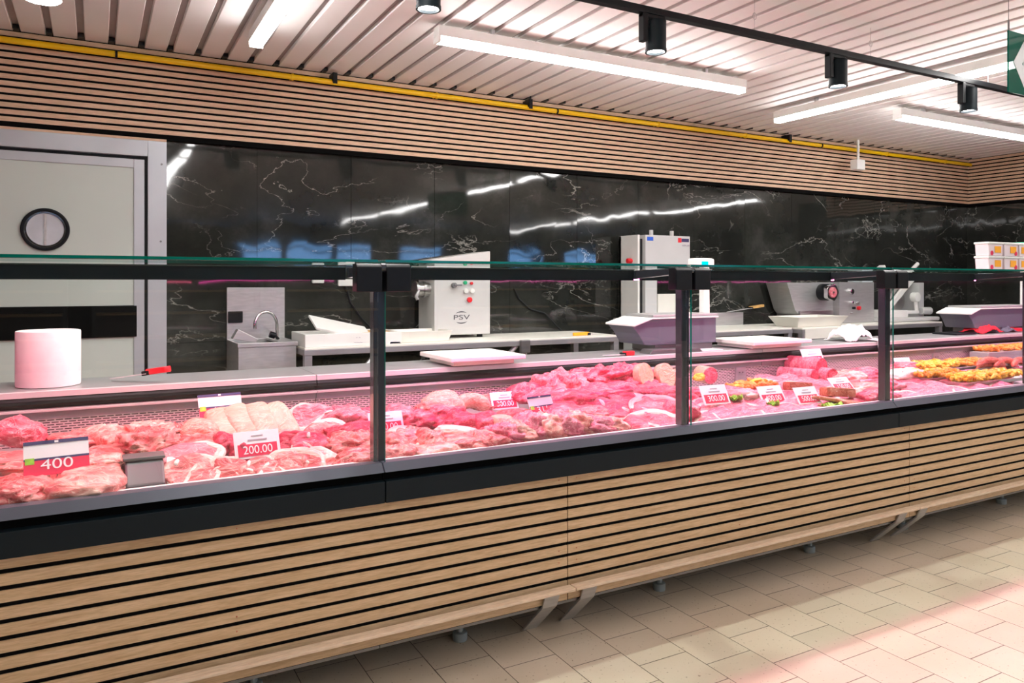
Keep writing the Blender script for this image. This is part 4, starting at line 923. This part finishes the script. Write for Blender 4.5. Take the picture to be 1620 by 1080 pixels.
cho(652, 700, 2.48, 62, 36, 'm_pork', 'tied round joint with white fat top in the middle bay', 0, 20, th=.05, bone=False, name='round_joint')
piece(622, 702, 2.42, 40, 34, .12, 'm_pork', 'small round joint touching the first post', 0, amp=.1)
piece(680, 705, 2.44, 40, 40, .14, 'm_pork', 'small joint right of the tied round joint', 0)
piece(626, 722, 2.36, 56, 34, .12, 'm_pork', 'smooth cut against the glass right of the first post')
piece(680, 728, 2.36, 92, 30, .14, 'm_pale', 'pale cut against the glass in the middle bay, first from the first post')
piece(725, 672, 2.62, 62, 36, .15, 'm_rose', 'rosy lump above the pale strip')
piece(727, 686, 2.50, 86, 24, .08, 'm_fat', 'long pale tapering strip in the middle bay', 12, 0, 12, amp=.06, name='fat_strip')
piece(768, 676, 2.58, 50, 38, .15, 'm_rose', 'rosy lump between the pale strip and the square pale cube')
piece(792, 672, 2.52, 30, 28, .08, 'm_skin', 'small square pale cube in the middle bay', 18, ex=.4, amp=.04, name='pork_cube')
piece(745, 710, 2.40, 110, 34, .18, 'm_pork', 'broad flat cut near the glass in the middle bay', -4)
piece(815, 664, 2.62, 60, 30, .15, 'm_pork', 'lean cut right above the square pale cube')
piece(690, 650, 2.78, 60, 34, .15, 'm_pork', 'lean lump behind the rosy lumps', 0)
piece(838, 626, 2.84, 66, 34, .15, 'm_rose', 'rosy cut behind the leaning navy price tag')
piece(770, 640, 2.86, 50, 26, .12, 'm_pork', 'lean cut behind the highest price tag')
piece(765, 712, 2.37, 60, 36, .15, 'm_pork', 'cut against the glass below the square pale cube')
for i, (u, v, w_, h_) in enumerate(((798, 690, 52, 36), (818, 702, 58, 40), (842, 694, 50, 46), (866, 688, 52, 44), (890, 690, 60, 44), (918, 684, 60, 40), (945, 682, 60, 34), (960, 676, 50, 30))):
    piece(u, v, 2.40+.012*(i % 3), w_, h_, .15, 'm_pale' if i % 2 else 'm_slice', 'pink rib strip in the row against the glass, %s from the left' % ['first', 'second', 'third', 'fourth', 'fifth', 'sixth', 'seventh', 'last'][i], 28, 0, 14, amp=.17, fr=3, name='rib_strip', group='rib strips against the glass')
piece(868, 615, 2.86, 50, 38, .15, 'm_red', 'twisted deep red cut at the left end of the long red pile', 20, amp=.3)
piece(900, 612, 2.86, 44, 38, .15, 'm_red', 'second twisted red cut of the long red pile', -20, amp=.3)
piece(945, 600, 2.88, 72, 32, .16, 'm_rose', 'rosy long cut in the middle of the long red pile', 0, amp=.26, fr=4)
piece(988, 598, 2.88, 66, 34, .16, 'm_rose', 'knobbly rosy cut at the right end of the long red pile', 0, amp=.28, fr=4)
piece(1010, 612, 2.80, 50, 26, .14, 'm_rose', 'smooth rosy cut in front of the cream loaf slices')
piece(905, 634, 2.72, 90, 34, .2, 'm_rose', 'broad rosy slab right of the leaning navy price tag', 4)
piece(965, 624, 2.72, 84, 34, .2, 'm_rose', 'rosy slab under the long red pile', -4)
piece(1030, 626, 2.70, 90, 34, .22, 'm_rose', 'rosy slab in front of the cream loaf slices', 0)
piece(1068, 632, 2.70, 60, 34, .2, 'm_rose', 'rosy slab behind the second post', 0)
piece(880, 652, 2.58, 66, 32, .18, 'm_rose', 'rosy cut behind the rib strips')
piece(925, 658, 2.54, 66, 30, .16, 'm_red', 'red cut behind the rib strips')
cho(985, 646, 2.58, 84, 44, 'm_rose', 'folded rosy cutlet with a pale fat corner, left of the bare tray', -8, 26, th=.045, bone=True)
cho(1042, 650, 2.50, 96, 40, 'm_rose', 'broad rosy cutlet with a white fat line near the second post', 10, 20, th=.04, bone=False)
cho(1035, 672, 2.38, 90, 34, 'm_rose', 'rosy cutlet against the glass, left of the second post', 4, 22, th=.04, bone=False)
piece(1075, 655, 2.46, 40, 34, .16, 'm_rose', 'rosy cutlet half hidden by the second post')
p = pt(985, 680, 2.36); tag(MB().box(p.x-.05, p.x+.07, 2.31, 2.46, .674, .682).build('white_tray', M['white'], None, .002), 'bare patch of white tray between the rib strips and the cutlet', 'tray')
def loaf(u, v, Y, r, L, face, side, label, name='loaf', rz=0, tiltx=0):
    """round cut loaf: casing cylinder with a cut face towards the viewer"""
    p = pt(u, v, Y); t = thing(name, label, 'sausage loaf', p)
    MB().cyl(p, p+Vector((0, L, 0)), r, r*.97, 32).build('casing', M[side], t, .004, True)
    MB().cyl(p, p+Vector((0, -.003, 0)), r*.93, n=32).build('cut_face', M[face], t, 0, True)
    t.rotation_euler = (R(tiltx), 0, R(rz)); return t
loaf(1022, 593, 2.755, .058, .035, 'm_cheese', 'm_skin', 'cream coloured round loaf slice, left of the pair by the second post', rz=15, tiltx=-12)
loaf(1055, 594, 2.78, .062, .035, 'm_cheese', 'm_skin', 'cream coloured round loaf slice, right of the pair by the second post', rz=10, tiltx=-14)
loaf(1079, 598, 2.84, .054, .035, 'm_skin', 'm_skin', 'pinkish round loaf slice half hidden by the second post', rz=10, tiltx=-14)
# -- bay between second and third posts
loaf(1124, 594, 2.88, .045, .09, 'm_slice', 'm_skin', 'round salmon coloured loaf standing right of the second post', rz=-8)
piece(1106, 598, 2.86, 14, 12, .04, 'm_mar', 'small yellow-orange garnish beside the salmon coloured loaf', 0, name='garnish', cat='garnish')
piece(1106, 626, 2.66, 34, 24, .12, 'm_red', 'deep red cut left of the price tag at the second post')
def skew(p, n, w, dpt, m, label, seed, name='marinated_pieces', hh=.02, group=None):
    r2 = random.Random(seed); mb = MB()
    for k in range(n):
        a = r2.uniform(0, 6.28); q = Vector((p.x+r2.uniform(-w/2, w/2), p.y+r2.uniform(-dpt/2, dpt/2), p.z+r2.uniform(-.2, 1)*hh))
        L = r2.uniform(.016, .034); v = Vector((math.cos(a), math.sin(a), r2.uniform(-.4, .4))).normalized()*L
        mb.tube([q-v, q-v*.5, q, q+v*.5, q+v], [.004, r2.uniform(.008, .013), r2.uniform(.010, .016), r2.uniform(.008, .013), .004], 7)
    mb.origin = Vector(p); o = mb.build(name, M[m], None, 0, True); return tag(o, label, 'marinated meat', group, 'stuff')
skew(pt(1188, 611, 2.72), 90, .26, .12, 'm_marr', 'orange chopped garnish heap on the ham slices', 5, 'chopped_garnish')
for (u, v) in ((1196, 603), (1166, 612)):
    p = pt(u, v, 2.72); blob(p, .07, .05, .025, M['lemon'], u, 'lemon_slice', 'yellow lemon slice on the orange garnish, '+('back' if u == 1196 else 'left')+' one', 'lemon', None, 10, -30, 0, .8, .1)
def slices(u0, v0, Y, n, du, dv, w, h, m, lab, th=.006, tilt=14, rz=0, dY=0):
    words = ['first', 'second', 'third', 'fourth', 'fifth', 'sixth', 'seventh', 'eighth', 'ninth', 'tenth', 'eleventh', 'twelfth']
    for i in range(n):
        p = pt(u0+du*i, v0+dv*i, Y+dY*i); chop(p, w, h, th, M[m], 1.1+i*.83+u0*.01, '%s, %s from the left' % (lab, words[i]), rz, tilt+((i*37) % 7), -9, 'shingled rows of pink slices', False, i % 2 == 0, 'ham_slice', 'sliced ham')
slices(1112, 668, 2.36, 8, 34, -3.6, .21, .17, 'm_slice', 'thin pink slice shingled against the glass in the third bay', .012)
slices(1116, 646, 2.50, 7, 34, -3.2, .22, .18, 'm_slice', 'thin pink slice in the second shingled row of the third bay', .012)
slices(1120, 628, 2.64, 6, 32, -2.0, .22, .18, 'm_slice', 'thin pink slice in the third shingled row of the third bay', .012)
slices(1170, 620, 2.72, 6, 36, -2.4, .22, .18, 'm_slice', 'thin pink slice at the back of the third bay', .012)
slices(1215, 604, 2.86, 6, 34, -1.6, .18, .14, 'm_slice', 'small pink slice near the grille in the third bay', .015, 24)
piece(1178, 628, 2.58, 46, 22, .12, 'm_fat', 'pale marbled slices below the orange garnish', amp=.25)
for i, (u, v, L) in enumerate(((1298, 612, 1), (1325, 623, 1), (1312, 636, .9), (1262, 614, .8))):
    p = pt(u, v-4, 2.44 if i != 3 else 2.58)
    if i in (0, 2): continue
    t = MB().box(-.085*L, .085*L, -.03, .03, -.025, .018).build('cured_block', M['m_brown'], None, .01, True); t.location = p; t.rotation_euler = (R(-8), R(5), R(-12))
    tag(t, 'brown cured meat block, '+('larger one under the price tag' if i == 1 else 'smaller one left of the price tags'), 'cured meat')
for i in range(5):
    sausage(pt(1314+i*9, 634+i*1.2, 2.37), .20, .009, 'thin brown dried stick in front of the cured block, %s' % ['leftmost', 'second from left', 'middle', 'second from right', 'rightmost'][i], -28+i*3, .008, 'm_brown', 10, 'dried sticks', 'dried_stick')
def lettuce(u, v, Y, s, label):
    p = pt(u, v, Y); mb = MB(); r2 = random.Random(u)
    for k in range(9):
        a = k*.7; n = 8; c = Vector(p)+Vector((math.cos(a)*s*.3, math.sin(a)*s*.3, .004*k*.5)); vs = [c]
        for i in range(n): th = 2*math.pi*i/n; vs.append(c+Vector((math.cos(th)*s*.35, math.sin(th)*s*.35, .012*math.sin(th*3+k)+.006)))
        mb.add(vs, [(0, 1+i, 1+(i+1) % n) for i in range(n)])
    mb.origin = p; o = mb.build('lettuce_leaf', M['leaf'], None); md = o.modifiers.new('t', 'SOLIDIFY'); md.thickness = .0015; return tag(o, label, 'lettuce')
lettuce(1312, 646, 2.36, .10, 'bright green lettuce tuft against the glass in the third bay')
lettuce(1162, 634, 2.52, .06, 'small green leaf between the price tags of the third bay')
lettuce(1222, 643, 2.45, .05, 'tiny green sprig on the pink slices in the third bay')
loaf(1300, 582, 2.84, .058, .20, 'm_rose', 'm_slice', 'largest ham log with a pink cut face, on top of the pair', 'ham_log', rz=8)
loaf(1288, 597, 2.80, .045, .20, 'm_rose', 'm_slice', 'ham log with a pink cut face, lower left of the three', 'ham_log', rz=12)
loaf(1317, 596, 2.76, .046, .20, 'm_rose', 'm_slice', 'ham log with a pink cut face, lower right of the three', 'ham_log', rz=-6)
piece(1340, 604, 2.76, 50, 24, .14, 'm_pale', 'pale fatty cut right of the ham logs')
piece(1365, 600, 2.80, 50, 24, .16, 'm_rose', 'rosy cut near the third post, back row')
piece(1356, 612, 2.66, 44, 16, .12, 'm_red', 'thin deep red slice left of the tag by the third post')
piece(1362, 622, 2.54, 60, 22, .16, 'm_pale', 'pale cut in the middle row by the third post')
piece(1392, 618, 2.56, 50, 22, .16, 'm_rose', 'rosy cut behind the third post')
skew(pt(1356, 642, 2.40), 50, .16, .10, 'm_mar', 'yellowish marinated pieces against the glass left of the third post', 31)
piece(1386, 634, 2.38, 46, 24, .14, 'm_rose', 'rosy cut against the glass left of the third post')
# -- bay right of the third post
piece(1436, 596, 2.72, 50, 22, .14, 'm_fat', 'pale lilac marbled roll right of the third post', name='marbled_roll')
piece(1432, 582, 2.86, 34, 16, .1, 'm_red', 'red cut under the tag right of the third post')
slices(1434, 632, 2.37, 5, 36, -4.6, .24, .16, 'm_slice', 'pink slice against the glass right of the third post', .014)
slices(1440, 618, 2.50, 5, 34, -4.0, .24, .16, 'm_slice', 'pink slice in the second row right of the third post', .014)
slices(1444, 607, 2.62, 3, 30, -3, .22, .16, 'm_slice', 'pink slice in the third row right of the third post', .014)
def mtray(x0, x1, y0, y1, z, label):
    w_, d_ = x1-x0, y1-y0
    return tray('steel_tray', label, (x0+x1)/2, (y0+y1)/2, z, w_, d_, .022, M['steel'], flare=.012)
p = pt(1468, 577, 2.86); mtray(p.x-.22, p.x+.36, 2.76, 2.96, .712, 'steel tray with yellow marinated meat at the back, right of the third post')
skew(Vector((p.x+.02, 2.86, .742)), 170, .42, .15, 'm_mar', 'yellow marinated meat pieces in the back tray', 21)
skew(Vector((p.x+.42, 2.86, .742)), 90, .26, .15, 'm_marr', 'reddish marinated meat pieces right of the yellow ones in the back tray', 22)
p = pt(1478, 599, 2.66); mtray(p.x-.20, p.x+.30, 2.57, 2.74, .700, 'steel tray with yellow meat in the middle row, right of the third post')
skew(Vector((p.x-.02, 2.66, .728)), 130, .36, .12, 'm_mar', 'yellow marinated meat pieces in the middle tray', 23)
p = pt(1556, 608, 2.50); mtray(p.x-.34, p.x+.34, 2.40, 2.58, .690, 'steel tray with yellow meat nearest the glass at the right')
skew(Vector((p.x, 2.49, .722)), 230, .60, .13, 'm_mar', 'yellow marinated meat pieces in the tray nearest the glass', 24)
p = pt(1600, 600, 2.66); mtray(p.x-.40, p.x+.5, 2.60, 2.76, .695, 'empty steel tray behind the yellow meat at the right edge')
for i in range(9):
    r0, k0 = divmod(i, 3)
    sausage(pt(1568+k0*24, 594-r0*8, 2.80-.03*r0), .30, .021, 'thick raw sausage in the stack at the right, %s of the %s layer' % (['left', 'middle', 'right'][k0], ['bottom', 'middle', 'top'][r0]), -14+r0*6+k0*5, .035, 'm_rsaus', 2, 'stacked raw sausages')
p = pt(1600, 562, 3.0); skew(Vector((p.x, 2.95, .80)), 160, .9, .10, 'm_marr', 'orange marinated meat piled on the raised back tray at the right edge', 29)
tag(MB().box(p.x-.5, p.x+.55, 2.88, 3.01, .70, .79).build('raised_tray', M['steelm'], None, .004), 'raised steel tray against the grille at the right edge', 'tray')
# ------------------------------------------------------------------ world
w = bpy.data.worlds.new('world'); scn.world = w; w.use_nodes = True
bg = w.node_tree.nodes['Background']
bg.inputs[0].default_value = (.22, .5, 1, 1); bg.inputs[1].default_value = 6.5
